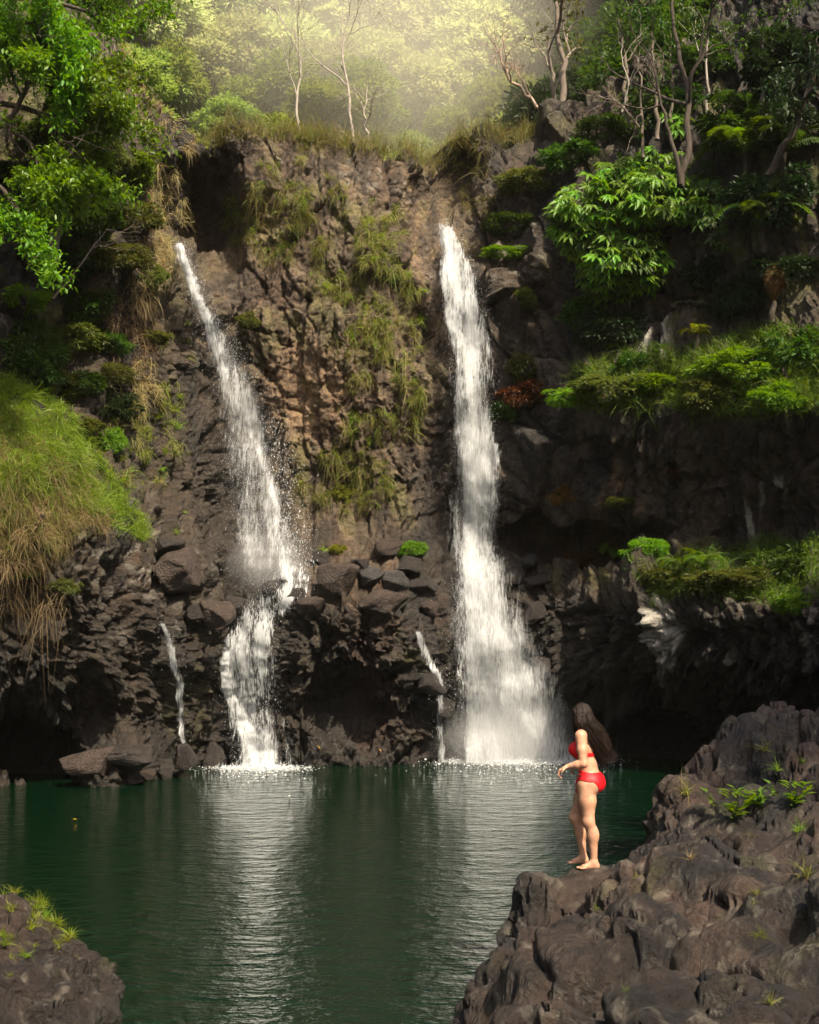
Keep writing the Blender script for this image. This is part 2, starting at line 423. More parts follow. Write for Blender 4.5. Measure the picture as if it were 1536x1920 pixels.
# ------------------------------------------------------------------ the cliff amphitheatre
CTRL = '''
-1200: 1500 23, 1200 22, 800 22, 400 23, 0 24, -300 25
-500: 1500 27, 1200 26.5, 900 26.5, 500 28, 0 29, -300 30
-200: 1490 32, 1400 33.5, 1300 30.8, 1000 29.8, 700 31, 300 31.5, 0 32
0: 1482 34.5, 1400 35.8, 1300 32.5, 1150 32, 1000 31.4, 850 31.8, 730 33, 500 33, 250 33, 0 34, -200 35
100: 1478 34.5, 1400 35.2, 1300 33, 1150 32.6, 1000 32.1, 880 32.4, 770 33.6, 700 35, 500 35, 300 34.5, 0 35
200: 1475 33.9, 1400 34.2, 1375 35.6, 1250 34, 1100 33.6, 990 33.4, 920 35, 800 36, 600 36.5, 400 36, 250 36, 100 37
280: 1464 35.5, 1420 35.6, 1370 36.6, 1200 35.6, 1100 35.6, 1020 36, 900 37.4, 700 37.6, 500 37.6, 300 37.8, 150 39
350: 1448 37.6, 1400 37.9, 1250 37.1, 1150 37, 1060 37.2, 1000 38.5, 850 39, 650 39.5, 480 39.4, 430 41.5, 340 41.5, 290 39.6, 240 40
390: 1440 38.9, 1300 38.7, 1200 38.8, 1100 39.5, 950 40.2, 700 40.8, 500 41, 420 42.4, 350 42.5, 300 41, 250 41.2
460: 1439 39.2, 1330 39.5, 1200 39.5, 1110 39.6, 1000 41, 800 41.3, 500 41, 350 40.7, 250 41
560: 1436 38.9, 1350 39.2, 1250 38.6, 1130 38.4, 1090 39, 1040 40.3, 950 41.4, 800 41.5, 650 40.7, 500 40.8, 350 40.8, 250 41.3
680: 1435 39.3, 1340 40.4, 1290 39.0, 1200 38.4, 1120 38.6, 1050 40.3, 980 41.6, 800 41.3, 650 40.5, 450 40.7, 280 41.2
780: 1432 39.8, 1300 39.2, 1180 39, 1110 39.5, 1030 41, 900 41.6, 700 41, 500 41, 320 41.5
850: 1428 41.2, 1300 41.2, 1150 41.4, 1000 42.3, 800 42.2, 600 42.2, 430 42.2, 390 43.2, 310 43.5
920: 1426 41.8, 1300 41.6, 1130 41.7, 1000 42.5, 850 42, 600 42.2, 450 42, 300 42, 250 42.5
1000: 1424 42.2, 1250 41.2, 1100 40.9, 1020 42.7, 960 41, 830 40.5, 700 41.2, 500 41.2, 300 41.5, 220 43
1100: 1424 42.5, 1380 42.5, 1300 40, 1130 39.2, 1050 39.8, 1015 42.3, 980 40.2, 850 39.6, 780 38.8, 700 39, 640 40, 550 40, 400 39.5, 280 40, 160 42
1220: 1424 42, 1370 41.5, 1290 37.6, 1130 36.6, 1080 37.2, 1045 38.4, 1015 41.5, 985 39.4, 850 38.7, 780 37.8, 680 38.2, 610 39.4, 500 39, 300 39.5, 100 41
1350: 1440 40, 1380 38.6, 1280 36.2, 1130 35.3, 1055 36.4, 1025 39.4, 985 38.1, 850 37.5, 770 36.4, 650 37.5, 600 38.5, 450 38, 200 39.5, 0 41
1450: 1450 37.5, 1250 35, 1130 34.4, 1045 35.6, 1010 37.6, 940 36.9, 770 35.6, 645 36.8, 600 37.6, 400 37.2, 200 38.4, 0 40
1600: 1470 35, 1250 33.4, 1130 32.8, 1040 34, 1000 35.6, 900 35.2, 770 33.8, 640 34.8, 600 35.6, 400 35.4, 200 36.5, -100 38
1850: 1490 31, 1200 30.5, 900 30, 600 31, 200 32, -200 33
2200: 1500 27, 1200 26.5, 800 26.5, 400 27.5, -200 29
2700: 1500 23, 1200 22, 800 22, 400 23, 0 24, -300 25
'''
cp = []; cv = []
for line in CTRL.strip().splitlines():
    x, rest = line.split(':')
    for it in rest.split(','):
        y, d = it.split(); cp.append((float(x), float(y))); cv.append(float(d))
GX0, GX1, GY0, GY1, GS = -1300, 2800, -400, 1600, 12
gxs = np.arange(GX0, GX1 + 1, GS); gys = np.arange(GY0, GY1 + 1, GS)
gq = np.stack(np.meshgrid(gxs, gys), -1).reshape(-1, 2).astype(float)
BASE = blur(rbf(cp, cv, gq).reshape(len(gys), len(gxs)), 3)
def baseY(px, py): return bilin(BASE, (px - GX0) / GS, (py - GY0) / GS)

wl = np.array([(-1300, 1600), (-500, 1540), (-200, 1500), (0, 1485), (190, 1478), (300, 1464), (350, 1449), (420, 1441), (540, 1439), (700, 1436),
               (850, 1431), (1060, 1425), (1200, 1424), (1350, 1445), (1536, 1470), (1850, 1500), (2800, 1610)], float)
tl = np.array([(-1300, -150), (-400, -120), (-100, -60), (120, -40), (190, 40), (215, 75), (240, 105), (262, 165), (300, 205), (330, 228), (365, 262),
               (376, 296), (384, 262), (420, 244), (470, 236), (520, 246), (560, 240), (600, 254), (650, 262), (700, 268), (760, 272), (800, 296),
               (816, 306), (836, 280), (870, 250), (900, 240), (950, 248), (1000, 220), (1060, 180), (1150, 120), (1300, 40), (1450, -60), (1600, -80), (1720, 60), (1900, 260), (2300, 340), (2800, 380)], float)
cols = np.concatenate([np.linspace(-1290, -60, 46, endpoint=False), np.linspace(-60, 1600, 640), np.linspace(1600, 2790, 46)[1:]])
NR = 520
vv = np.linspace(0, 1, NR)[:, None]
jag = fbm2(cols / 34.0, cols * 0, 4, 5) * 16
bot = np.interp(cols, wl[:, 0], wl[:, 1]) + 45; top = np.interp(cols, tl[:, 0], tl[:, 1]) + jag
PXg = np.repeat(cols[None], NR, 0); PYg = bot[None] * (1 - vv) + top[None] * vv
B = unproj(PXg, PYg, baseY(PXg, PYg))
seg = np.linalg.norm(np.diff(B[..., :2], axis=1), axis=-1)
U = np.concatenate([np.zeros((NR, 1)), np.cumsum(seg, 1)], 1)
U = np.repeat(U.mean(0)[None], NR, 0); U -= U[:, [320]]; V = B[..., 2]
Tu = np.gradient(B, axis=1); Tv = np.gradient(B, axis=0)
N = norm(np.cross(Tu, Tv)); N[..., 1] = np.where(N[..., 1] > 0, -N[..., 1], N[..., 1])
N = norm(np.stack([blur(N[..., k], 14) for k in range(3)], -1))
wu = U + 0.30 * fbm2(U * 0.6, V * 0.6, 2, 11) + .03 * fbm2(U * 5, V * 5, 2, 13); wv = V + 0.30 * fbm2(U * 0.6, V * 0.6, 2, 12) + .03 * fbm2(U * 5, V * 5, 2, 14)
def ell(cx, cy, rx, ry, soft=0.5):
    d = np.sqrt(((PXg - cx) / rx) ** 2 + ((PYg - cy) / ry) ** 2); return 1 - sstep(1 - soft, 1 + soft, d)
colm = np.clip(ell(300, 760, 130, 260) + .7 * ell(650, 620, 190, 330) + ell(560, 800, 110, 170) + ell(690, 900, 140, 100) + ell(1250, 900, 200, 90), 0, 1)   # columnar joints
smooth_tan = ell(575, 730, 75, 85)
D = 0.55 * fbm2(U * 0.28, V * 0.28, 3, 21)
b1 = blocks(wu, wv, 1.7, 31, 0.9, 0.25, 1.3); b2 = blocks(wu, wv, 0.75, 32, 1.0, 0.35, 1.15); b3 = blocks(wu, wv, 0.33, 33, 1.0, 0.4)
bc = blocks(wu, wv * 1.0, 0.42, 34, 0.5, 0.5, 5.0); b4 = blocks(wu, wv, 0.16, 35, 1.0, 0.3)
rough = 0.55 + 0.45 * sstep(-0.2, 0.4, fbm2(U * 0.5, V * 0.5, 2, 77))
bv_ = blocks(wu + .1 * wv, wv, 1.05, 36, 0.7, 0.45, 2.4)
b0 = blocks(wu, wv, 3.2, 37, 0.7, 0.15, 1.5)
Dr = 0.55 * b0 + 0.50 * b1 + 0.16 * b2 * rough + 0.30 * bv_ + 0.085 * b3 * rough ** 2 + 0.03 * b4 - .14 * np.abs(fbm2(U * 1.6, V * 1.1, 4, 42, .6))
Dc = 0.34 * b1 + 0.14 * b2 + 0.34 * bc + 0.08 * b3 + 0.05 * b4
lowm = sstep(1080, 1180, PYg)
Dr = Dr + lowm * (.14 * b2 + .16 * b3 + .075 * b4)           # broken, crumbly foot of the cliff
D = D + Dr * (1 - colm) + Dc * colm
D = D * (1 - 0.45 * smooth_tan) + smooth_tan * 0.22 * np.sin((U * 4.2 + V * 0.35) + 1.5 * fbm2(U, V * 0.6, 3, 8)) * 0.8
D += 0.05 * fbm2(U * 3, V * 3, 4, 41)
n1p = fbm2(PXg / 30, PYg / 30, 3, 4)
# dark hollows that the photograph shows
D -= 0.45 * ell(640 + 30 * fbm2(PXg / 40, PYg / 40, 3, 2), 1345, 60 + 25 * n1p, 36 + 18 * n1p) + 0.7 * ell(375, 410, 26, 40, 0.4) + 1.6 * ell(60, 1420, 70, 40) + 0.8 * ell(1180, 1390, 120, 40) + 1.2 * ell(1060, 1012, 120, 20)
CP = B + N * D[..., None]
CP[..., 2] += 0.12 * b2 * (1 - colm)
# crest rolls back, then the wooded hillside starts behind it
topP = CP[-1]
outd = norm(np.stack([topP[:, 0], topP[:, 1], 0 * topP[:, 0]], -1))
roll = []
for t in (0.25, 0.7, 1.4, 2.6, 4.2):
    r_ = topP + outd * t; r_[:, 2] += 0.12 * fbm2(cols / 30.0, cols * 0 + t, 3, 9) - 0.08 * t + 0.12 * math.sqrt(t)
    roll.append(r_)
ROLL = np.stack(roll)
CV = np.concatenate([CP, ROLL], 0)
# rock colour
dk = np.array([.014, .012, .010]); br = np.array([.050, .036, .023]); tan = np.array([.25, .165, .098]); rd = np.array([.095, .050, .030])
gy = np.array([.22, .21, .185]); mo = np.array([.085, .088, .020]); wet = np.array([.015, .013, .011]); wt = np.array([.72, .70, .64])
n1 = fbm2(U * 0.6, V * 0.5, 4, 51); n2 = fbm2(U * 2.3, V * 1.4, 4, 52); n3 = fbm2(U * 5, V * 5, 3, 53)
def lerp(a, b, t): return a * (1 - t[..., None]) + b * t[..., None]
C = lerp(dk[None, None], br[None, None], sstep(-.5, .5, n1 + 0.5 * n2))
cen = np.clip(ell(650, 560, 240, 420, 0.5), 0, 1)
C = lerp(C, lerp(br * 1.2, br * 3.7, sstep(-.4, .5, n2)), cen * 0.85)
C = lerp(C, rd[None, None], 0.55 * sstep(0.0, .6, fbm2(U * 0.9, V * 0.25, 3, 54)) * np.clip(ell(700, 1230, 200, 160) + ell(400, 880, 60, 120) + 0.4, 0, 1))
C = lerp(C, tan[None, None], np.clip(ell(575, 725, 80, 90) * (0.75 + 0.5 * n2) + 0.6 * ell(1165, 920, 50, 60) * sstep(-.1, .4, n2) + 0.5 * ell(790, 380, 60, 120) * sstep(0, .5, n2), 0, 1))
vein = sstep(0.05, .3, fbm2(U * 2.5, V * 0.5, 3, 55))
C = lerp(C, wt[None, None], np.clip(1.5 * ell(1237, 1215, 26, 105, 0.15) * (0.7 + 0.4 * vein) + 0.55 * ell(1440, 960, 55, 60, 0.3) * vein + 0.5 * ell(1225, 630, 28, 60, .4) * vein, 0, 1))
lich = sstep(0.18, 0.5, n3 + 0.5 * n2) * np.clip(ell(230, 1080, 120, 110) + ell(1420, 1200, 200, 110) + ell(1320, 520, 120, 70) + ell(980, 470, 80, 60) + ell(650, 330, 130, 80) + 0.25, 0, 1)
C = lerp(C, gy[None, None], 0.5 * lich)
moss = sstep(0.02, .4, n2 + 0.4 * n1) * np.clip(ell(800, 1290, 60, 110) + ell(350, 1300, 50, 120) + ell(690, 900, 160, 90) * .8 + ell(1300, 1060, 240, 40) + ell(650, 520, 220, 330) * 0.75
        + ell(120, 400, 200, 420) + ell(1350, 350, 300, 300), 0, 1)
C = lerp(C, mo[None, None], 0.75 * moss)
wetm = np.clip(ell(440, 900, 90, 260, .5) + ell(890, 900, 90, 350, .5), 0, 1) * 0.55 + 0.5 * sstep(1385, 1432, PYg) * (PXg > 380)
C = lerp(C, wet[None, None], np.clip(wetm, 0, .8))
C = lerp(C, dk[None, None] * .8, .6 * sstep(1060, 1200, PYg + 60 * n1))       # wet black basalt along the foot
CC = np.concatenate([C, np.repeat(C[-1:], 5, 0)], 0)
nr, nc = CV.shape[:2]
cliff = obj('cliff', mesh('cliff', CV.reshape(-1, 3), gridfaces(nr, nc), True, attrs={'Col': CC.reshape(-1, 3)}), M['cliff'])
tag(cliff, 'dark basalt cliff amphitheatre around the pool', None, None, 'structure')

# pixel raster of the cliff, to anchor plants, stones and water on the real surface
pY = CP[..., 1]; ppx = 768 + CP[..., 0] / pY * F; ppy = HZ - (CP[..., 2] - CAMH) / pY * F
RS = 4; RX0, RY0 = -300, -300; RW, RH = (1900 + 300) // RS, (1700 + 300) // RS
ix = ((ppx - RX0) / RS).astype(int).ravel(); iy = ((ppy - RY0) / RS).astype(int).ravel()
ok = (ix >= 0) & (ix < RW) & (iy >= 0) & (iy < RH); idx = np.nonzero(ok)[0]
idx = idx[np.argsort(-pY.ravel()[idx])]
RAST = np.full((RH, RW), -1); RAST[iy[idx], ix[idx]] = idx
for _ in range(6):
    hole = RAST < 0
    if not hole.any(): break
    for dy, dx in ((0, 1), (0, -1), (1, 0), (-1, 0)):
        sh = np.roll(RAST, (dy, dx), (0, 1)); RAST = np.where((RAST < 0) & (sh >= 0), sh, RAST)
CPf = CP.reshape(-1, 3)
CN = norm(np.cross(np.gradient(CP, axis=1), np.gradient(CP, axis=0))); CN = np.where(CN[..., 1:2] > 0, -CN, CN)
CNf = np.stack([blur(CN[..., k], 3) for k in range(3)], -1).reshape(-1, 3)
def at(px, py):
    """points and outward normals on the cliff as seen at these pixels"""
    px = np.atleast_1d(np.asarray(px, float)); py = np.atleast_1d(np.asarray(py, float))
    i = np.clip(((px - RX0) / RS).astype(int), 0, RW - 1); j = np.clip(((py - RY0) / RS).astype(int), 0, RH - 1)
    k = RAST[j, i]; k = np.where(k < 0, 0, k)
    return CPf[k].copy(), norm(CNf[k])
def frontY(px, py, w=14):
    """nearest cliff depth in a small window"""
    px = np.asarray(px, float); py = np.asarray(py, float); m = np.full(px.shape, 99.0)
    for dx in (-w, -w / 2, 0, w / 2, w):
        for dy in (-w, 0, w):
            m = np.minimum(m, at((px + dx).ravel(), (py + dy).ravel())[0][:, 1].reshape(px.shape))
    return m

# wooded hillside behind the crest: radial strips continuing the crest
tt = np.array([0, 1, 2.5, 4.5, 7, 10, 14, 19, 25, 32, 40, 50, 62])
hc = np.arange(0, len(cols), 3)
H0 = ROLL[-1][hc]; Hd = outd[hc]
def hill_rise(t): return np.where(t < 3, 0.10 * t, 0.3 + 0.60 * (t - 3)) - 0.0012 * t * t
HS = np.stack([H0 - np.array([0, 0, .12]) + Hd * t + np.array([0, 0, 1.0]) * (hill_rise(np.array(t)) + 0.6 * fbm2(cols[hc] / 60.0, cols[hc] * 0 + t * .3, 3, 61) * min(1, t / 3))[:, None] for t in tt])
hill = obj('hillside', mesh('hillside', HS.reshape(-1, 3), gridfaces(*HS.shape[:2])), M['soil'])
tag(hill, 'wooded hillside rising behind the cliff top', None, None, 'structure')
def on_hill(px, t):
    """ground point on the hillside in the direction of column px, t metres behind the crest"""
    c = int(np.clip(np.interp(px, cols[hc], np.arange(len(hc))), 0, len(hc) - 1))
    k = int(np.clip(np.interp(t, tt, np.arange(len(tt))), 0, len(tt) - 2)); fr = (t - tt[k]) / (tt[k + 1] - tt[k])
    return HS[k, c] * (1 - fr) + HS[k + 1, c] * fr


# two unseen gorge banks, added to hold shade trees and darken reflections
def bank_z(x, y, sgn):
    return 2.2 + np.maximum(np.abs(x) - 9.5, 0) * 1.15 + .8 * fbm2(x * .3, y * .3, 3, 66)
for sgn, nm in ((1, 'right'), (-1, 'left')):
    bx_, by_ = np.meshgrid(np.linspace(9.5, 45, 40) * sgn, np.linspace(-30, 24, 50)); bz_ = bank_z(bx_, by_, sgn); bz_[:, 0 ] = -1.5
    o = obj('bank', mesh('bank', np.stack([bx_, by_, bz_], -1).reshape(-1, 3), gridfaces(*bx_.shape)), M['soil'])
    tag(o, f'steep wooded {nm} bank of the gorge, unseen, added to block light', None, None, 'structure')

# pool
water = obj('pool_water', mesh('pool_water', np.array([[-60, -25, 0], [60, -25, 0], [60, 60, 0], [-60, 60, 0]], float), np.array([[0, 1, 2, 3]])), M['water'])
tag(water, 'dark green rippled pool below the falls', None, None, 'structure')

# ------------------------------------------------------------------ foreground rocks (height fields on a fan of rays)
def polydist(x, y, poly):
    d = np.full(x.shape, 1e9); inside = np.zeros(x.shape, bool); n = len(poly)
    for i in range(n):
        ax, ay = poly[i]; bx, by = poly[(i + 1) % n]
        t = np.clip(((x - ax) * (bx - ax) + (y - ay) * (by - ay)) / ((bx - ax) ** 2 + (by - ay) ** 2), 0, 1)
        d = np.minimum(d, np.hypot(x - ax - t * (bx - ax), y - ay - t * (by - ay)))
        inside ^= ((ay > y) != (by > y)) & (x < (bx - ax) * (y - ay) / (by - ay + 1e-12) + ax)
    return np.where(inside, d, -d)

def domes(x, y, s, seed, k=14.0):
    """rounded lumps that meet in creases (continuous)"""
    u = x / s; v = y / s; iu = np.floor(u); iv = np.floor(v); acc = np.zeros(u.shape)
    for a in (-1, 0, 1):
        for b in (-1, 0, 1):
            cu = iu + a; cv = iv + b
            du = cu + .5 + .9 * (hsh(cu, cv, 1, seed) - .5) - u; dv = cv + .5 + .9 * (hsh(cu, cv, 2, seed) - .5) - v
            acc += np.exp(k * (.55 * hsh(cu, cv, 3, seed) - 1.15 * (du * du + dv * dv)))
    return np.log(acc + 1e-9) / k + .55

OUT_POLY = [(.36, 11.3), (.52, 12.6), (.62, 13.4), (1.0, 14.0), (1.38, 14.35), (1.50, 14.75), (2.05, 15.4), (2.62, 16.2), (2.9, 17.2), (3.22, 19.1), (3.82, 20.3), (4.69, 21.5),
            (6.5, 22.6), (10, 24), (16, 25), (16, -6), (-2.2, -6), (-2.2, 3), (.2, 4.5), (.55, 7), (.5, 9.5)]
OUT_C = [(870, 1920, 11.5), (895, 1800, 13.0), (930, 1740, 13.5), (960, 1705, 13.9), (1040, 1625, 14.3), (1100, 1622, 14.4), (1180, 1592, 15.4), (1240, 1580, 16.6), (1222, 1460, 19.0),
         (1300, 1400, 20.2), (1400, 1345, 21.5), (1536, 1325, 22.2), (1536, 1450, 17.5), (1400, 1460, 18.5), (1330, 1500, 17.6), (1400, 1540, 16), (1300, 1620, 14), (1450, 1650, 12.6),
         (1536, 1600, 13.2), (1300, 1750, 10.6), (1450, 1800, 9.2), (1100, 1750, 12.0), (1000, 1710, 13.1), (1010, 1800, 11.5), (950, 1870, 11.1), (1150, 1850, 9.9), (1536, 1920, 6.6), (1200, 1920, 8.6)]
oc = unproj([c[0] for c in OUT_C], [c[1] for c in OUT_C], [c[2] for c in OUT_C])
oc = np.concatenate([oc, [[0, 0, 1.7], [-2, 2, 1.2], [3, 2, 2.0], [6, 6, 2.3], [10, 12, 2.8], [10, 20, 3.0], [15, 22, 3.4], [15, 5, 3.2], [.6, 9.0, .75], [1, 6, 1.3]]])
def out_height(x, y):
    q = np.stack([x.ravel(), y.ravel()], 1)
    z = rbf(oc[:, :2], oc[:, 2], q).reshape(x.shape)
    wx = x + 0.30 * fbm2(x * .9, y * .9, 3, 91); wy = y + 0.30 * fbm2(x * .9, y * .9, 3, 92)
    a = domes(wx, wy * 1.15, 1.5, 93); b = domes(wx + .5 * wy, wy, 0.62, 94); c = domes(wx, wy, 0.25, 95)
    fold = np.abs(np.sin(3.0 * (wx * .55 + wy * .85) + 3.2 * fbm2(x * .8, y * .8, 3, 96)))
    foldm = sstep(-.15, .3, fbm2(x * .45, y * .45, 2, 97))
    ped = np.exp(-(((x - 1.80) / .36) ** 2 + ((y - 14.42) / .42) ** 2))       # flat stance under the feet
    rel = 0.85 * (a - .62) + 0.26 * (b - .62) + 0.03 * (c - .6) * (1 - foldm) - 0.12 * foldm * (1 - fold) ** 2
    rel += .10 * fbm2(x * 1.7, y * 1.7, 3, 99) + .05 * np.maximum(blocks(wx, wy, .8, 101, .8, .3), -.45)
    z = z + rel * (1 - 0.92 * ped)
    z = z * (1 - ped) + ped * (1.215 + 0.02 * fbm2(x * 6, y * 6, 3, 90))
    d = polydist(x, y, OUT_POLY) + 0.16 * fbm2(x * 1.6, y * 1.6, 4, 89)
    z = z - 0.30 * np.clip(1 - d / .45, 0, 1) ** 2 * (1 - .8 * ped) + np.where(d < 0, 3.6 * d, 0)
    return np.maximum(z, -1.4), d

def relief3(P, seed, amt):
    """lava folds, lumps and pits pushed out along the surface normal, from 3-D noise so that steep sides carry it too"""
    n = norm(np.cross(np.gradient(P, axis=1), np.gradient(P, axis=0))); n = np.where(n[..., 2:] < 0, -n, n); n = np.stack([blur(n[..., k], 6) for k in range(3)], -1)
    q = P + .12 * np.stack([fbm3(P * 1.8, 2, seed + k) for k in range(3)], -1)
    r1 = 1 - np.abs(fbm3(q * np.array([1.5, 1.5, 2.6]), 3, seed + 5)) * 2.2            # ridged folds
    r2 = 1 - np.abs(fbm3(q * np.array([4.2, 4.2, 6.0]), 3, seed + 6)) * 2.2
    lump = fbm3(q * 3.0, 4, seed + 7, .6); pit = np.minimum(fbm3(q * 11.0, 3, seed + 8, .65), 0.12)
    rg = sstep(.0, .4, fbm3(P * .9, 2, seed + 9))
    d = -.14 * np.clip(r1, 0, 1) ** 4 - .026 * np.clip(r2, 0, 1) ** 3 * rg + .13 * fbm3(q * 1.6, 3, seed + 17, .45) + .045 * lump * (.15 + rg) + .07 * pit * (.1 + rg)
    ck = np.abs(fbm3(q * np.array([.9, .9, 1.4]) + 7, 4, seed + 11)); ck2 = np.abs(fbm3(q * np.array([2.0, 2.0, 2.6]) + 3, 3, seed + 12))
    d = d - .22 * (1 - sstep(0, .035, ck)) - .035 * (1 - sstep(0, .04, ck2)) * rg             # cracks
    lay = np.sin(q[..., 2] * 21 + 4 * fbm3(P * .7, 2, seed + 13)); d = d + .018 * lay * sstep(.3, .8, 1 - n[..., 2])   # flow layers on the steep sides
    return P + n * (d * amt)[..., None]

def rockcolor(x, y, z, seed, warm=1.0):
    Q = np.stack([x, y, z], -1)
    fbm2 = lambda a, b, o, sd: fbm3(Q * (a.ravel()[5] / x.ravel()[5]), o, sd)
    n1 = fbm2(x * 1.1, y * 1.1, 4, seed); n2 = fbm2(x * 4, y * 4, 4, seed + 5); n3 = fbm2(x * 9, y * 9, 3, seed + 9)
    c = lerp(np.array([.011, .009, .008])[None, None], np.array([.046, .030, .022])[None, None] * warm, sstep(-.45, .5, n1 + .4 * n2))
    c = lerp(c, np.array([.070, .042, .029])[None, None], 0.5 * sstep(.1, .55, fbm2(x * .8, y * .8, 3, seed + 2)))
    c = lerp(c, np.array([.16, .15, .125])[None, None], 0.38 * sstep(.25, .55, n3 + .4 * n2))
    c = lerp(c, np.array([.05, .05, .018])[None, None], 0.45 * sstep(.22, .5, fbm2(x * 1.9, y * 1.9, 4, seed + 3)))
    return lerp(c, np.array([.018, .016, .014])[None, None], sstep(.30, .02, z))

pc = np.concatenate([np.linspace(300, 830, 40, endpoint=False), np.linspace(830, 1590, 380), np.linspace(1590, 3200, 50)[1:]])
yr = np.concatenate([np.linspace(1.0, 6.0, 30, endpoint=False), np.geomspace(6.0, 25, 420)])
ox = (pc[None] - 768) / F * yr[:, None]; oy = np.repeat(yr[:, None], len(pc), 1)
oz, od = out_height(ox, oy)
# undercut the steep pool side a little so that it is not a plain skirt
side = sstep(0.0, -0.35, od)
ox2 = ox + 0.12 * side * fbm2(oy * 2.2, oz * 2.2, 4, 71); oy2 = oy + 0.10 * side * fbm2(ox * 2.2, oz * 2.2, 4, 72)
OV = relief3(np.stack([ox2, oy2, oz], -1), 500, 1 - .85 * np.exp(-(((ox - 1.80) / .30) ** 2 + ((oy - 14.42) / .36) ** 2)))
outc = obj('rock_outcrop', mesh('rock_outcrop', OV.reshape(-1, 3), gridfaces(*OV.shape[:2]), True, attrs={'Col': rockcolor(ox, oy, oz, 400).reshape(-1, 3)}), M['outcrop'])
tag(outc, 'wide lumpy dark lava outcrop under the standing woman', 'rock')
oP = OV.reshape(-1, 3); oN = norm(np.cross(np.gradient(OV, axis=1), np.gradient(OV, axis=0))); oN = np.where(oN[..., 2:] < 0, -oN, oN).reshape(-1, 3)
opx = 768 + oP[:, 0] / oP[:, 1] * F; opy = HZ - (oP[:, 2] - CAMH) / oP[:, 1] * F
def on_out(px, py):
    """front-most outcrop point seen at a pixel"""
    d = np.hypot(opx - px, opy - py); k = np.nonzero(d < 7)[0]
    if len(k) == 0: k = np.array([np.argmin(d)])
    j = k[np.argmin(oP[k, 1])]; return oP[j].copy(), oN[j].copy()

LR_POLY = [(-3.05, 14.6), (-2.78, 13.8), (-2.62, 13.0), (-2.8, 12.4), (-3.5, 12.1), (-4.5, 12.0), (-9, 11.6), (-9, 14.8), (-4.8, 15.0), (-3.9, 14.9)]
lx = np.linspace(-6.5, -2.0, 200); ly = np.linspace(11.2, 16, 190)
LX, LY = np.meshgrid(lx, ly)
ld = polydist(LX, LY, LR_POLY) + .14 * fbm2(LX * 1.8, LY * 1.8, 4, 81)
LZ = 0.22 + 0.16 * (LY - 12.3) * .6 + 0.48 * sstep(-2.9, -4.0, LX) + .26 * (domes(LX, LY, 1.2, 82) - .6) + .14 * (domes(LX, LY, .45, 83) - .6) + .05 * fbm2(LX * 5, LY * 5, 4, 84)
LZ = LZ - .28 * np.clip(1 - ld / .5, 0, 1) ** 2 + np.where(ld < 0, 3.2 * ld, 0); LZ = np.maximum(LZ, -1)
LV = relief3(np.stack([LX, LY, LZ], -1), 600, np.ones(LX.shape))
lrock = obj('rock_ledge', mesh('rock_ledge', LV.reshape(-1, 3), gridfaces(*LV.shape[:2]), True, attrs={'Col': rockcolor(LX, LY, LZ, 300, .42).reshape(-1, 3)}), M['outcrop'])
tag(lrock, 'low dark rock ledge with grass tufts, jutting in at lower left', 'rock')

# ------------------------------------------------------------------ boulders
def icos(sub):
    import bmesh
    bm = bmesh.new(); bmesh.ops.create_icosphere(bm, subdivisions=sub, radius=1)
    v = np.array([x.co[:] for x in bm.verts]); f = np.array([[q.index for q in p.verts] for p in bm.faces]); bm.free(); return v, f
IV, IF = icos(4)
def rockmesh(seed, cuts=20):
    g = np.random.default_rng(seed); v = IV.copy()
    for _ in range(cuts):
        n = norm(g.normal(0, 1, 3)); d = g.uniform(.5, .84)
        s = np.maximum(v @ n - d, 0); v = v - s[:, None] * n
    v = v + norm(IV) * (0.10 * fbm3(IV * 1.6 + seed, 3, seed) + 0.035 * fbm3(IV * 6 + seed, 3, seed + 9))[:, None]
    return mesh('boulder', v, IF)
ROCKS = {m: [rockmesh(s) for s in range(i * 5, i * 5 + 5)] for i, m in enumerate(('boulder', 'boulder_red', 'boulder_grey'))}
for m, ms in ROCKS.items():
    for x in ms: x.materials.append(M[m])
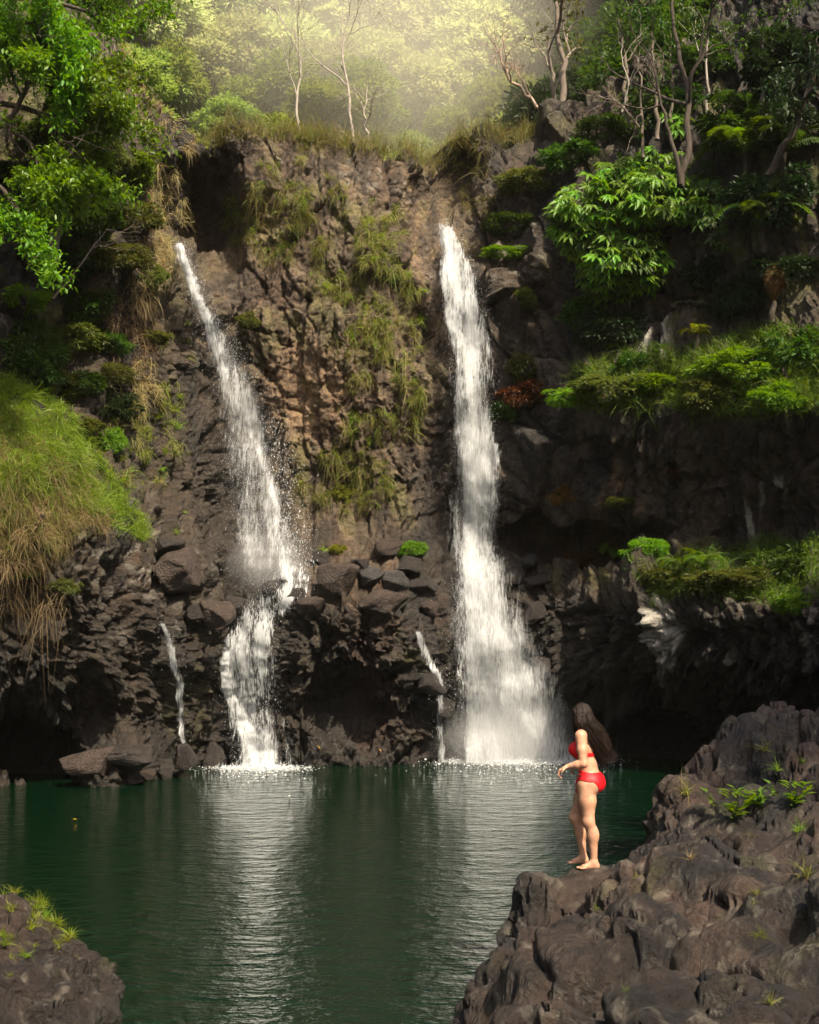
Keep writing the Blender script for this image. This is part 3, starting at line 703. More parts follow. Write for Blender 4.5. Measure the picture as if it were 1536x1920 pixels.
BL = [  # px, py, width px, aspect, material, label
    (330, 1075, 105, .95, 'boulder_red', 'big angular brown boulder on the ledge left of the left fall'),
    (322, 1030, 80, .6, 'boulder', 'dark slab wedged above the big angular brown boulder'),
    (396, 1152, 82, .85, 'boulder_red', 'rounded brown boulder touching the left side of the left fall'),
    (362, 1150, 44, .9, 'boulder', 'narrow dark boulder between the rounded brown boulder and the cliff'),
    (443, 1138, 62, 1.1, 'boulder', 'wet dark boulder standing in the foot of the left fall'),
    (520, 1100, 58, .7, 'boulder', 'wet boulder under the splash of the left fall'),
    (553, 1118, 52, .6, 'boulder', 'low wet boulder right of the splash of the left fall'),
    (575, 1138, 82, .55, 'boulder_red', 'flat brown boulder at the left end of the middle ledge'),
    (632, 1085, 92, .95, 'boulder_red', 'large brown boulder leaning on the middle ledge'),
    (692, 1082, 52, .8, 'boulder_grey', 'blue-grey angular boulder on the middle ledge'),
    (668, 1058, 44, .8, 'boulder', 'small dark boulder above the blue-grey boulder'),
    (714, 1128, 96, .6, 'boulder_red', 'broad brown boulder on the brink of the middle buttress'),
    (744, 1088, 66, .7, 'boulder_grey', 'grey boulder right of the blue-grey boulder on the middle ledge'),
    (772, 1060, 60, .75, 'boulder', 'dark boulder below the bush on the middle ledge'),
    (724, 1028, 62, .6, 'boulder_red', 'brown boulder against the back wall above the middle ledge'),
    (800, 1100, 60, .8, 'boulder', 'dark boulder next to the right fall on the middle ledge'),
    (806, 1138, 44, .9, 'boulder_red', 'brown boulder above the thin trickle beside the right fall'),
    (598, 1046, 44, .8, 'boulder', 'small dark boulder behind the large leaning brown boulder'),
    (960, 1078, 66, .9, 'boulder', 'dark boulder touching the right side of the right fall'),
    (988, 1052, 40, .8, 'boulder_grey', 'small grey boulder behind the one beside the right fall'),
    (1012, 1088, 54, .7, 'boulder', 'dark boulder second from the right fall on its right bank'),
    (1000, 1150, 60, .8, 'boulder', 'wet dark boulder at the top right of the spreading cascade'),
    (1018, 1250, 52, 1.0, 'boulder', 'wet rock poking out of the spreading cascade on its right'),
    (250, 1464, 42, .7, 'boulder', 'rounded waterline stone farthest left below the left cliff'),
    (277, 1458, 34, .9, 'boulder_red', 'small rounded waterline stone, middle one below the left cliff'),
    (309, 1452, 34, .9, 'boulder', 'upright waterline stone closest to the thin left trickle'),
    (341, 1424, 50, 1.4, 'boulder', 'tall dark waterline rock beside the thin left trickle'),
    (400, 1420, 60, 1.2, 'boulder', 'dark waterline rock at the left foot of the lower left cascade'),
    (160, 1438, 130, .55, 'boulder_red', 'long low brown rock at the water under the left overhang'),
    (235, 1418, 110, .5, 'boulder', 'flat dark rock stacked above the waterline stones on the left'),
    (832, 1330, 62, 1.1, 'boulder', 'mossy dark rock bulging beside the foot of the right fall'),
    (812, 1285, 62, .9, 'boulder', 'mossy rock just above the bulging one beside the right fall'),
]
for i, (px, py, w, asp, m, lab) in enumerate(BL):
    p, n_ = at(px, py)
    Y = float(frontY(np.array([px]), np.array([py]), w * .3)[0]); P = unproj(px, py, Y)
    r = w / 2 / F * Y * 1.12
    o = obj('boulder', ROCKS[m][i % 5], None, None, P + np.array([0, r * .35, 0]), (R.uniform(-.3, .3), R.uniform(-.3, .3), R.uniform(0, 6.3)), (r, r, r * asp))
    tag(o, lab, 'boulder', 'boulders at the foot of the cliff')

# ------------------------------------------------------------------ falling water
DROP_V = np.array([[0, 0, 1], [.5, 0, 0], [-.25, .43, 0], [-.25, -.43, 0], [0, 0, -1]], float)
DROP_F = np.array([[0, 1, 2], [0, 2, 3], [0, 3, 1], [4, 2, 1], [4, 3, 2], [4, 1, 3]])
def drops(name, px, py, Y, size, parent, label=None, stretch=1.6, jit=.12):
    n = len(px)
    P = unproj(px, py, Y) + R.normal(0, jit, (n, 3)) * np.array([.5, 1, .5])
    P[:, 2] = np.maximum(P[:, 2], 0.01)
    s = size * np.exp(R.normal(0, .45, n))
    d = norm(np.stack([R.normal(0, .35, n), R.normal(0, .35, n), np.ones(n)], 1))
    Mx = frames(np.cross(d, np.array([.3, .9, .2])), d)
    v, f = stamp(DROP_V, DROP_F, Mx, P, np.stack([s, s, s * stretch], 1))
    o = obj(name, mesh(name, v, f), M['drop'], parent)
    o['kind'] = 'stuff'
    return o

def fallsheet(name, rows, mat, parent, seed, dens_edge=.9, dens=.55, off=.25, nu=40, nv=220, bulge=.25, front=None, fade_top=0.02, fade_bot=0.0):
    """rows: (py, left px, right px, density)"""
    rows = np.array(rows, float)
    t = np.linspace(0, 1, nv); py = rows[0, 0] + (rows[-1, 0] - rows[0, 0]) * t
    L = np.interp(py, rows[:, 0], rows[:, 1]); Rr = np.interp(py, rows[:, 0], rows[:, 2]); dn = np.interp(py, rows[:, 0], rows[:, 3])
    u = np.linspace(0, 1, nu)
    wbl = fbm2(py / 40.0, py * 0, 3, seed) * 7
    PX = L[:, None] + (Rr - L)[:, None] * u[None] + wbl[:, None]; PY = np.repeat(py[:, None], nu, 1)
    Yf = blur(frontY(PX, PY, 10), 28)
    if front is not None: Yf = np.minimum(Yf, front)
    Yf = Yf - off - bulge * (1 - (2 * u - 1) ** 2)[None]
    Yf = Yf + .10 * fbm2(PX / 16.0, PY / 40.0, 3, seed + 3)
    P = unproj(PX, PY, Yf)
    if rows[-1, 0] > 1410: P[..., 2] = np.maximum(P[..., 2], -0.02)
    uv = np.stack([P[..., 0], -np.cumsum(np.concatenate([[0], np.linalg.norm(np.diff(P[:, nu // 2], axis=0), axis=1)]))[:, None] + 0 * P[..., 0]], -1)
    e = np.minimum(u, 1 - u) * 2
    de = dn[:, None] - dens_edge * (1 - sstep(0, .75, e))[None] - .8 * (1 - sstep(0, fade_top, t))[:, None]
    if fade_bot: de = de - 1.2 * sstep(1 - fade_bot, 1, t + .05 * fbm2(py / 9.0, py * 0, 2, seed))[:, None] - .5 * sstep(1 - fade_bot, 1, t)[:, None] * fbm2(PX / 14.0, PY / 20.0, 2, seed + 8)
    o = obj(name, mesh(name, P.reshape(-1, 3), gridfaces(nv, nu), True, uv=uv.reshape(-1, 2), attrs={'dens': de.reshape(-1)}), mat, parent)
    return o, (py, L, Rr, Yf)

def rand_in(rows, n, spread=0.5, edge=False):
    """random pixels inside a band of (py, left, right, weight)"""
    rows = np.array(rows, float); py = R.uniform(rows[0, 0], rows[-1, 0], n * 3)
    w = np.interp(py, rows[:, 0], rows[:, 3]); keep = R.uniform(0, w.max(), n * 3) < w; py = py[keep][:n]
    L = np.interp(py, rows[:, 0], rows[:, 1]); Rr = np.interp(py, rows[:, 0], rows[:, 2])
    u = R.beta(.7, .7, len(py)) if edge else R.normal(.5, spread * .5, len(py))
    return L + (Rr - L) * u, py

def root(name, label, cat, P, group=None):
    o = obj(name, None, None, None, P); tag(o, label, cat, group); return o
def reparent_world(o, r):
    o.parent = r; o.matrix_parent_inverse = Matrix.Translation(-Vector(r.location))

def water_thing(name, label, P): return root(name, label, 'waterfall', P)

# right-hand fall
RF = water_thing('waterfall', 'tall dense white waterfall on the right of the back cliff', unproj(900, 1428, 40.9))
r1 = [(412, 818, 846, .8), (450, 820, 872, .9), (520, 818, 908, .92), (600, 822, 926, .9), (700, 834, 938, .86), (800, 842, 942, .84), (900, 846, 940, .84), (1000, 846, 938, .84), (1080, 842, 938, .78), (1140, 838, 944, .85)]
r1b = [(420, 820, 840, .9), (520, 820, 868, .95), (600, 824, 874, .95), (700, 840, 892, .9), (850, 852, 918, .85), (1000, 858, 908, .85), (1140, 848, 930, .9)]
r2 = [(1110, 842, 940, .85), (1150, 836, 960, .88), (1200, 836, 1000, .88), (1260, 838, 1050, .8), (1330, 840, 1072, .8), (1400, 842, 1086, .85), (1431, 840, 1095, 1.0)]
parts = []
parts.append(fallsheet('water_sheet', r1, M['fall_dense'], None, 1, off=.35, fade_bot=.06)[0])
parts.append(fallsheet('water_sheet', r1b, M['fall_dense'], None, 2, off=.62)[0])
parts.append(fallsheet('cascade', r2, M['fall_dense'], None, 3, off=.30, nu=60, fade_top=.2)[0])
parts.append(fallsheet('cascade', [(1150, 840, 930, .8), (1250, 842, 950, .78), (1350, 844, 965, .8), (1431, 842, 985, 1.0)], M['fall_dense'], None, 4, off=.75, nu=60, fade_top=.25)[0])
parts.append(fallsheet('veil', [(600, 812, 938, .7), (800, 826, 956, .85), (1000, 826, 960, .9), (1120, 824, 985, 1.0), (1250, 826, 1070, 1.05), (1431, 828, 1125, 1.15)], M['fall_veil'], None, 6, off=1.0, nu=50, fade_top=.3)[0])
parts.append(fallsheet('side_jet', [(828, 905, 944, .75), (870, 915, 946, .62), (950, 922, 942, .35), (1000, 925, 938, .1)], M['fall_thin'], None, 5, off=.4, nu=16, nv=80)[0])
a, b = rand_in(r1, 14000, .40); parts.append(drops('spray', a, b, frontY(a, b) - R.uniform(.3, 1.0, len(a)), .0052, None))
a, b = rand_in([(1080, 838, 944, .3), (1150, 836, 965, .6), (1250, 838, 1030, .9), (1330, 840, 1062, 1), (1425, 842, 1075, 1.0)], 17000, .42)
parts.append(drops('spray', a, b, frontY(a, b) - R.uniform(.2, 1.1, len(a)), .0052, None))
for o in parts: reparent_world(o, RF)

# left-hand fall: stream, veil and lower cascade
LF = water_thing('waterfall', 'slanting thin veil waterfall on the left with a white lower cascade', unproj(480, 1440, 39.0))
s1 = [(448, 326, 350, .95), (500, 332, 368, .85), (560, 348, 388, .85), (620, 372, 428, .72), (680, 388, 462, .58), (740, 402, 490, .46), (820, 410, 512, .36), (920, 412, 528, .32), (1010, 414, 536, .34), (1090, 420, 545, .40)]
s1b = [(452, 328, 345, 1.0), (520, 338, 364, .95), (580, 362, 394, .85), (640, 384, 420, .72), (700, 400, 440, .55), (780, 415, 458, .40), (830, 430, 470, .30)]
s2 = [(815, 462, 482, .7), (850, 474, 500, .78), (900, 494, 520, .7), (950, 506, 530, .66), (1020, 514, 540, .66), (1080, 518, 552, .8), (1110, 500, 566, .8)]
s3 = [(1055, 512, 580, .6), (1085, 496, 604, .85), (1110, 462, 600, .75), (1140, 440, 566, .7), (1160, 424, 540, .75), (1200, 404, 534, .82), (1250, 394, 532, .76), (1300, 400, 534, .72), (1350, 412, 540, .74), (1400, 424, 548, .84), (1442, 418, 556, 1.0)]
s4 = [(1190, 414, 462, .7), (1250, 402, 436, .9), (1300, 410, 446, .85), (1350, 424, 476, .85), (1400, 446, 512, .9), (1442, 452, 530, 1.0)]
parts = []
parts.append(fallsheet('water_sheet', s1, M['fall_thin'], None, 11, off=.35, fade_bot=.12)[0])
parts.append(fallsheet('veil', [(560, 345, 405, .6), (640, 372, 455, .75), (740, 392, 508, .76), (850, 398, 545, .74), (950, 400, 575, .72), (1040, 402, 598, .74), (1135, 404, 612, .8)], M['fall_veil'], None, 16, off=.75, fade_top=.3, fade_bot=.2)[0])
parts.append(fallsheet('water_sheet', s1b, M['fall_dense'], None, 12, off=.55, nu=20)[0])
parts.append(fallsheet('water_ridge', s2, M['fall_dense'], None, 13, off=.6, nu=16, nv=120, fade_top=.1, fade_bot=.15)[0])
parts.append(fallsheet('cascade', s3, M['fall_net'], None, 14, off=.14, nu=60, bulge=.12)[0])
parts.append(fallsheet('cascade', s4, M['fall_dense'], None, 15, off=.34, nu=30, bulge=.1)[0])
a, b = rand_in([(455, 322, 362, .5), (560, 345, 405, .7), (640, 375, 455, 1), (740, 400, 510, 1.2), (900, 410, 545, 1.2), (1010, 410, 575, 1.2), (1100, 415, 590, 1)], 15000, .45)
parts.append(drops('spray', a, b, frontY(a, b) - R.uniform(.25, .9, len(a)), .0052, None))
a, b = rand_in([(780, 480, 540, .3), (900, 500, 562, .6), (1000, 505, 588, 1), (1070, 510, 590, 1)], 1800, .6)
parts.append(drops('spray', a, b, frontY(a, b) - R.uniform(.25, .9, len(a)), .010, None))
a, b = rand_in([(1050, 500, 592, 1), (1100, 470, 596, 1.1), (1160, 432, 540, .8), (1250, 404, 530, .8), (1350, 420, 536, .9), (1438, 428, 552, 1.4)], 9000, .42)
parts.append(drops('spray', a, b, frontY(a, b) - R.uniform(.12, .6, len(a)), .0052, None))
for o in parts: reparent_world(o, LF)

for lab, rows, n in (('thin trickle running down mossy rock left of the left fall', [(1165, 298, 314, .9), (1200, 310, 330, .95), (1240, 320, 342, .9), (1300, 326, 348, .85), (1370, 334, 352, .85), (1444, 350, 366, .9)], 260),
                     ('thin trickle over mossy rock just left of the right fall', [(1182, 776, 794, 1.0), (1225, 790, 814, 1.0), (1260, 806, 830, .95), (1310, 818, 838, .85), (1428, 822, 840, .85)], 260),
                     ):
    P = unproj(rows[-1][1], rows[-1][0], 38.5); t = root('trickle', lab, 'trickle', P)
    o1 = fallsheet('water_sheet', rows, M['fall_thin'], None, 31, off=.10, nu=10, nv=120, bulge=.05)[0]
    a, b = rand_in([(r[0], r[1] - 4, r[2] + 4, 1) for r in rows], n, .8)
    o2 = drops('spray', a, b, frontY(a, b, 6) - R.uniform(.05, .25, len(a)), .006, None)
    for o in (o1, o2): reparent_world(o, t)
# foam where the falls meet the pool
for lab, x0, x1, py, n in (('white foam line where the right fall meets the pool', 838, 1085, 1428, 12000), ('white foam line where the left cascade meets the pool', 420, 552, 1441, 7000)):
    px = R.normal((x0 + x1) / 2, (x1 - x0) * .28, n); yy = CAMH * F / (py + np.abs(R.normal(0, 3.0, n)) + 14 * (R.uniform(0, 1, n) > .8) * R.exponential(.6, n) - HZ)
    P = unproj(px, py, yy); P[:, 2] = R.uniform(0.0, .03, n) + np.abs(R.normal(0, .05, n))
    s = .012 * np.exp(R.normal(0, .6, n))
    v, f = stamp(DROP_V, DROP_F, frames(norm(R.normal(0, 1, (n, 3)) * [1, 1, .1]), np.array([[0, 0, 1.]])), P, np.stack([s * 1.6, s * 1.6, s * .5], 1))
    o = obj('foam', mesh('foam', v, f), M['drop']); tag(o, lab, 'foam', None, 'stuff')

# ------------------------------------------------------------------ plants
def blades(P, d0, L, w, droop, rng=R, segs=4):
    """curved grass blades: base P (N,3), start direction d0, length L, width w, droop"""
    n = len(P); t = np.linspace(0, 1, segs)
    side = norm(np.cross(d0, rng.normal(0, 1, (n, 3))))
    pts = P[:, None] + d0[:, None] * (L[:, None] * t[None])[..., None]
    pts[..., 2] -= (droop * L)[:, None] * t[None] ** 2
    pts = pts + rng.normal(0, .22, (n, 1, 3)) * (L[:, None] * t[None] ** 2)[..., None]
    ww = w[:, None] * (1 - t[None] * .92) * .5
    v = np.stack([pts - side[:, None] * ww[..., None], pts + side[:, None] * ww[..., None]], 2).reshape(n, -1, 3)
    k = segs * 2; f = []
    for s in range(segs - 1): f.append([2 * s, 2 * s + 1, 2 * s + 3, 2 * s + 2])
    f = np.array(f)[None] + (np.arange(n) * k)[:, None, None]
    return v.reshape(-1, 3), f.reshape(-1, 4)

def crownmesh(seed, rx=1.0, rz=.8, nclump=40, per=110, leaf=.09, cr=.28, asp=.5, droop=.2, tri=True, low=-.5):
    g = np.random.default_rng(seed)
    d = norm(g.normal(0, 1, (nclump * 3, 3))); d = d[d[:, 2] > low][:nclump]
    rr = g.uniform(.45, 1.0, len(d)) ** .6
    cen = d * rr[:, None] * np.array([rx, rx, rz]) * (1 - cr * .6)
    cen = cen * (1 + .45 * fbm3(d * 1.7 + seed, 2, seed))[:, None]
    cs = cr * g.uniform(.6, 1.35, len(cen))
    n = len(cen) * per
    ci = np.repeat(np.arange(len(cen)), per)
    ld = norm(g.normal(0, 1, (n, 3)) + [0, 0, .35]); rad = g.uniform(.35, 1, n) ** .5
    P = cen[ci] + ld * (cs[ci] * rad)[:, None] * np.array([1, 1, .72])
    out = norm(ld + .5 * norm(cen[ci]) + g.normal(0, .45, (n, 3)) - [0, 0, droop])
    up = norm(np.array([0, 0, 1.]) + .6 * ld + g.normal(0, .35, (n, 3)))
    s = leaf * g.uniform(.6, 1.35, n)
    tv = LEAF_V[:4] if tri else LEAF_V; tf = LEAF2_F if tri else LEAF_F
    v, f = stamp(tv, tf, frames(out, up), P, np.stack([s * asp, s, s], 1))
    return v, f, cen

def trunkmesh(seed, h, r, cen, limbs=9, lean=.1, sides=7):
    """trunk from origin to height h with limbs to some clump centres (already offset)"""
    g = np.random.default_rng(seed); A = Acc()
    topp = np.array([g.normal(0, lean), g.normal(0, lean), h])
    p = wob(([0, 0, -.25 * h if h < 3 else -.8], topp), 9, .03 * h, g)
    A.add(*tube(p, np.linspace(r, r * .45, 9), sides))
    for c in cen[g.permutation(len(cen))[:limbs]]:
        k = g.integers(4, 9); q = wob((p[k], c), 6, .04 * h, g)
        A.add(*tube(q, np.linspace(r * .4, r * .06, 6), 5))
    return A.build('trunk')

def treeproto(seed, crown_r, crown_z, h, r, **kw):
    v, f, cen = crownmesh(seed, crown_r, crown_z, **kw)
    off = np.array([0, 0, h + crown_z * .35])
    return mesh('crown', v + off, f), trunkmesh(seed, h, r, cen + off)

def tree(name, label, cat, group, proto, mats, P, rz, sc):
    rt = root(name, label, cat, P, group); rt.rotation_euler = (0, 0, rz); rt.scale = (sc,) * 3 if np.isscalar(sc) else sc
    c = obj('crown', proto[0], None, rt); t = obj('trunk', proto[1], None, rt)
    for o, m in ((c, mats[0]), (t, mats[1])):
        if len(o.data.materials) == 0: o.data.materials.append(M[m])
        o.material_slots[0].link = 'OBJECT'; o.material_slots[0].material = M[m]
    return rt

PT = [treeproto(100 + i, 2.3, 1.9, 2.6, .16, nclump=70, per=130, leaf=.22, cr=.48, asp=.42) for i in range(3)]
PL = [treeproto(120 + i, 1.6, 2.3, 4.2, .15, nclump=46, per=90, leaf=.24, cr=.42, asp=.42, low=-.8) for i in range(2)]
PS = [treeproto(140 + i, 1.0, .75, .5, .05, nclump=40, per=100, leaf=.125, cr=.27, asp=.42) for i in range(3)]

PC = [treeproto(160 + i, 1.0, .8, .12, .03, nclump=38, per=100, leaf=.15, cr=.24, asp=.30 + .07 * i, low=-.9, droop=.5) for i in range(4)]
# sunlit wood behind the crest: rows of trees, each row counted from the left
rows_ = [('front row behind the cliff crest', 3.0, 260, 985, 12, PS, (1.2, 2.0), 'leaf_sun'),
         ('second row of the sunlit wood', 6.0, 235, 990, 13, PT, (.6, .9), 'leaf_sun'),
         ('third row of the sunlit wood', 11.0, 225, 985, 14, PT, (.95, 1.3), 'leaf_pale_glow'),
         ('fourth row of the sunlit wood', 17.0, 215, 990, 14, PT, (1.3, 1.7), 'leaf_pale_glow'),
         ('fifth row of the sunlit wood', 25.0, 205, 1000, 10, PL, (1.6, 2.2), 'leaf_pale_glow'),
         ('sixth row of the sunlit wood', 34.0, 200, 1000, 11, PL, (2.2, 2.8), 'leaf_pale_glow'),
         ('highest row of the wood', 44.0, 190, 1010, 10, PL, (3.0, 3.6), 'leaf_pale_glow'),
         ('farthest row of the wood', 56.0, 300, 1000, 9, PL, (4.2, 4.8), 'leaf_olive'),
         ('skyline row of the wood', 60.0, 280, 1010, 12, PT, (3.0, 3.6), 'leaf_pale_glow')]
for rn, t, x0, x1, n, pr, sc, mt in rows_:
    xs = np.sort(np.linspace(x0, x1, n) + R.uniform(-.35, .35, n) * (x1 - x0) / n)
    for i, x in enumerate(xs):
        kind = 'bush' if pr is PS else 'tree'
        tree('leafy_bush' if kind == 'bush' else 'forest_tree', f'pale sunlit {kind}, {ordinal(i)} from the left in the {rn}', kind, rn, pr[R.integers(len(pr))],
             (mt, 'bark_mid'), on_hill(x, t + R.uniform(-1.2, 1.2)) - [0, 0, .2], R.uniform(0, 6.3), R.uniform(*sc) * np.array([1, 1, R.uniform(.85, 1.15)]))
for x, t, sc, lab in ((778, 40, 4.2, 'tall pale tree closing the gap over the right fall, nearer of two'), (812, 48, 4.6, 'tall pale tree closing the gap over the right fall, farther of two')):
    tree('forest_tree', lab, 'tree', 'trees over the stream gap', PT[0], ('leaf_pale_glow', 'bark_mid'), on_hill(x, t) - [0, 0, .5], .7, sc * .8)
# shaded jungle on both flanks
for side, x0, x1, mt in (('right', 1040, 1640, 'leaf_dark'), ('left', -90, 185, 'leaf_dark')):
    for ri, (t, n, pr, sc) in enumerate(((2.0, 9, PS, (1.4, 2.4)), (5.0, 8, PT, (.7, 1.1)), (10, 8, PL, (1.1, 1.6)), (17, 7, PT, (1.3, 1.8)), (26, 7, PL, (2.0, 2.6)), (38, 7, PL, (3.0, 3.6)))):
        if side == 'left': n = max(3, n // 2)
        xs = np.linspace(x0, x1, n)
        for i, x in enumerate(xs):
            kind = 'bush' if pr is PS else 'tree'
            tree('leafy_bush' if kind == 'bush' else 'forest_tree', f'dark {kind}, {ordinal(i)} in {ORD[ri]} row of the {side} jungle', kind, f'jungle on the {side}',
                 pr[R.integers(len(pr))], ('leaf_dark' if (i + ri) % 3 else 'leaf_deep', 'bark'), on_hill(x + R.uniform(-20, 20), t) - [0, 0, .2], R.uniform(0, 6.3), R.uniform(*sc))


# unseen trees added on the banks to shade the outcrop and block light
for sgn, nm in ((1, 'right'), (-1, 'left')):
    for i, (x, y) in enumerate([(12.5, -8), (17, 7), (19, 0), (23, 4), (23, 12), (26, 18)]):
        X = x * sgn; tree('forest_tree', f'tall unseen tree added for shade, {ordinal(i)} on {nm} bank', 'tree', f'added shade trees on the {nm} bank', PL[i % 2], ('leaf_dark', 'bark'), (X, y, float(bank_z(np.array(X), np.array(y), sgn)) - .3), i * 1.3, 2.3 + .25 * (i % 3))

# bushes rooted in the cliff face (px, py, width px, material, label)
BU = [(45, 655, 150, 'leaf_dark', 'feathery dark bush above the grassy mound at the left edge'), (130, 640, 130, 'leaf_olive', 'olive bush above the crest of the grassy mound'),
      (160, 560, 110, 'leaf_dark', 'dark bush under the leaning trunk on the left wall'), (45, 560, 110, 'leaf_bright', 'bright bush at the left edge under the drooping leaves'),
      (205, 640, 80, 'leaf_dark', 'small dark bush on the rock right of the olive bush'), (215, 480, 110, 'leaf_olive', 'olive bush halfway up the left wall beside the trunk foot'),
      (165, 410, 100, 'leaf_dark', 'dark bush right of the leaning trunk middle'), (240, 320, 100, 'leaf_bright', 'bright green bush near the top of the left wall'),
      (190, 300, 110, 'leaf_olive', 'olive bush behind the leaning trunk'), (255, 410, 90, 'leaf_olive', 'tan-green bush left of the left fall lip'),
      (110, 330, 120, 'leaf_dark', 'dark bush behind the drooping branches on the left'), (120, 480, 120, 'leaf_deep', 'nearly black bush at the foot of the leaning trunk'),
      (60, 440, 120, 'leaf_dark', 'dark bush between the drooping branches and the trunk foot'), (130, 215, 120, 'leaf_dark', 'dark bush left of the hanging dead vines'),
      (285, 520, 60, 'leaf_olive', 'small olive bush just left of the left fall lip'), (290, 630, 60, 'leaf_olive', 'little olive bush on bare rock left of the left fall'),
      (40, 1075, 60, 'leaf_bright', 'small bright plant at the lower fringe of the left mound'), (120, 1100, 46, 'leaf_olive', 'tiny olive plant on rock under the left mound'), (150, 800, 70, 'leaf_olive', 'olive scrub on the crest of the left mound'), (105, 725, 110, 'leaf_olive', 'olive bush on the crest behind the grassy mound'), (165, 730, 100, 'leaf_dark', 'dark bush right behind the grassy mound crest'), (215, 700, 90, 'leaf_olive', 'olive bush on bare rock right of the mound bushes'), (200, 830, 70, 'leaf_bright', 'bright sprawling plant on the right edge of the mound'), (60, 700, 120, 'leaf_dark', 'dark bush behind the mound at the left edge'), (205, 770, 90, 'leaf_deep', 'dark scrub between the grassy mound and the bare left rock'), (190, 140, 110, 'leaf_olive', 'olive bush at the top of the left wall'),
      (70, 250, 120, 'leaf_dark', 'dark bush high on the left wall behind branches'), (20, 330, 110, 'leaf_deep', 'black-green bush at the left frame edge'),
      (466, 600, 56, 'leaf_olive', 'small olive bush right of the left fall'), (770, 1030, 56, 'leaf_bright', 'round green bush on the middle ledge left of the right fall'),
      (640, 920, 44, 'leaf_lime', 'yellow-green clump low on the middle wall'), (632, 1034, 36, 'leaf_lime', 'flat yellow-green clump on the left of the middle ledge'),
      (985, 560, 60, 'leaf_olive', 'small olive bush on bare rock right of the right fall'), (975, 745, 90, 'leaf_brown', 'brownish bush right of the right fall'),
      (985, 690, 70, 'leaf_olive', 'olive bush above the brownish bush beside the right fall'), (950, 770, 60, 'leaf_dark', 'dark green clump close to the right side of the right fall'),
      (1060, 930, 60, 'leaf_brown', 'rust-brown clump hanging on the overhang'), (1165, 940, 56, 'leaf_olive', 'olive clump on the pale part of the overhang'),
      (1262, 890, 34, 'leaf_brown', 'tiny brown clump on the dark overhang'), (1085, 1050, 60, 'leaf_brown', 'brown low scrub left of the broad-leaved plant'),
      (960, 420, 90, 'leaf_dark', 'dark bush right of the right fall lip'), (1000, 340, 110, 'leaf_olive', 'hazy olive bush above the right fall lip'), (940, 470, 60, 'leaf_bright', 'low bright plant under the dark bush by the right fall'),
      (1060, 300, 110, 'leaf_dark', 'dark bush between the crest and the umbrella plant'), (1130, 250, 110, 'leaf_dark', 'dark bush behind the slim trunks'), (1150, 620, 110, 'leaf_deep', 'dark bush under the umbrella plant'),
      (1110, 590, 90, 'leaf_dark', 'dark bush below the lower left of the umbrella plant'), (1320, 520, 110, 'leaf_deep', 'nearly black bush right of the umbrella plant'), (1400, 560, 130, 'leaf_deep', 'black-green bush above the right grassy ledge'),
      (1480, 500, 140, 'leaf_deep', 'black-green bush at the right edge above the ledge'), (1440, 380, 150, 'leaf_deep', 'dark bush behind the tree ferns'), (1390, 250, 150, 'leaf_dark', 'dark bush above the tree ferns'),
      (1500, 250, 150, 'leaf_deep', 'dark bush at the upper right frame edge'), (1360, 230, 90, 'leaf_olive', 'lit olive bush right of the forked dark tree'), (1250, 200, 110, 'leaf_dark', 'dark bush behind the forked dark tree'),
      (1480, 130, 160, 'leaf_deep', 'black-green bush in the upper right corner'), (1330, 110, 150, 'leaf_dark', 'dark bush among the trunks at upper right'),
      (1080, 740, 100, 'leaf_bright', 'leafy bright bush at the left end of the right grassy ledge'), (1140, 720, 120, 'leaf_olive', 'dense olive bush on the right grassy ledge'), (1180, 690, 80, 'leaf_dark', 'dark green strap-leaved clump on the right grassy ledge'),
      (1240, 720, 100, 'leaf_bright', 'green bush in the middle of the right grassy ledge'), (1400, 690, 150, 'leaf_bright', 'wide green bush on the right grassy ledge'), (1500, 660, 150, 'leaf_dark', 'tall dark bush at the right end of the grassy ledge'),
      (1330, 740, 110, 'leaf_olive', 'olive bush drooping over the lip of the right grassy ledge'), (1460, 740, 120, 'leaf_bright', 'green bush drooping over the ledge lip at right'),
      (1210, 1030, 90, 'leaf_bright', 'green bush behind the broad-leaved plant on the lower ledge'), (1240, 1085, 90, 'leaf_olive', 'yellow-green bush at the left tip of the lower ledge'), (1330, 1090, 110, 'leaf_olive', 'olive scrub in the middle of the lower ledge'),
      (1420, 1080, 120, 'leaf_olive', 'olive scrub on the right half of the lower ledge'), (1500, 1060, 120, 'leaf_dark', 'dark scrub at the right end of the lower ledge'), (1490, 1130, 80, 'leaf_bright', 'bright plant hanging under the lower ledge at right')]
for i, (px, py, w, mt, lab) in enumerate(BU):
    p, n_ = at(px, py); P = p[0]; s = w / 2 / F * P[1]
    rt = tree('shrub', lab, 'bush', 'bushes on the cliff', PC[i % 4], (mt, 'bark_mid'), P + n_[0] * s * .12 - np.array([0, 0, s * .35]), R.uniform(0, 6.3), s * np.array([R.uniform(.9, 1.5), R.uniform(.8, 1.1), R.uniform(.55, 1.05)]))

# hanging and standing grass
def pts_in(poly, n):
    poly = np.array(poly, float); lo = poly.min(0); hi = poly.max(0); out = []
    while len(out) < n:
        q = R.uniform(lo, hi, (n * 2, 2)); out.extend(q[polydist(q[:, 0], q[:, 1], [tuple(x) for x in poly]) > 0])
    return np.array(out[:n])
def pts_ell(cx, cy, rx, ry, n):
    a = R.uniform(0, 2 * PI, n); r = np.sqrt(R.uniform(0, 1, n)); return np.stack([cx + rx * r * np.cos(a), cy + ry * r * np.sin(a)], 1)

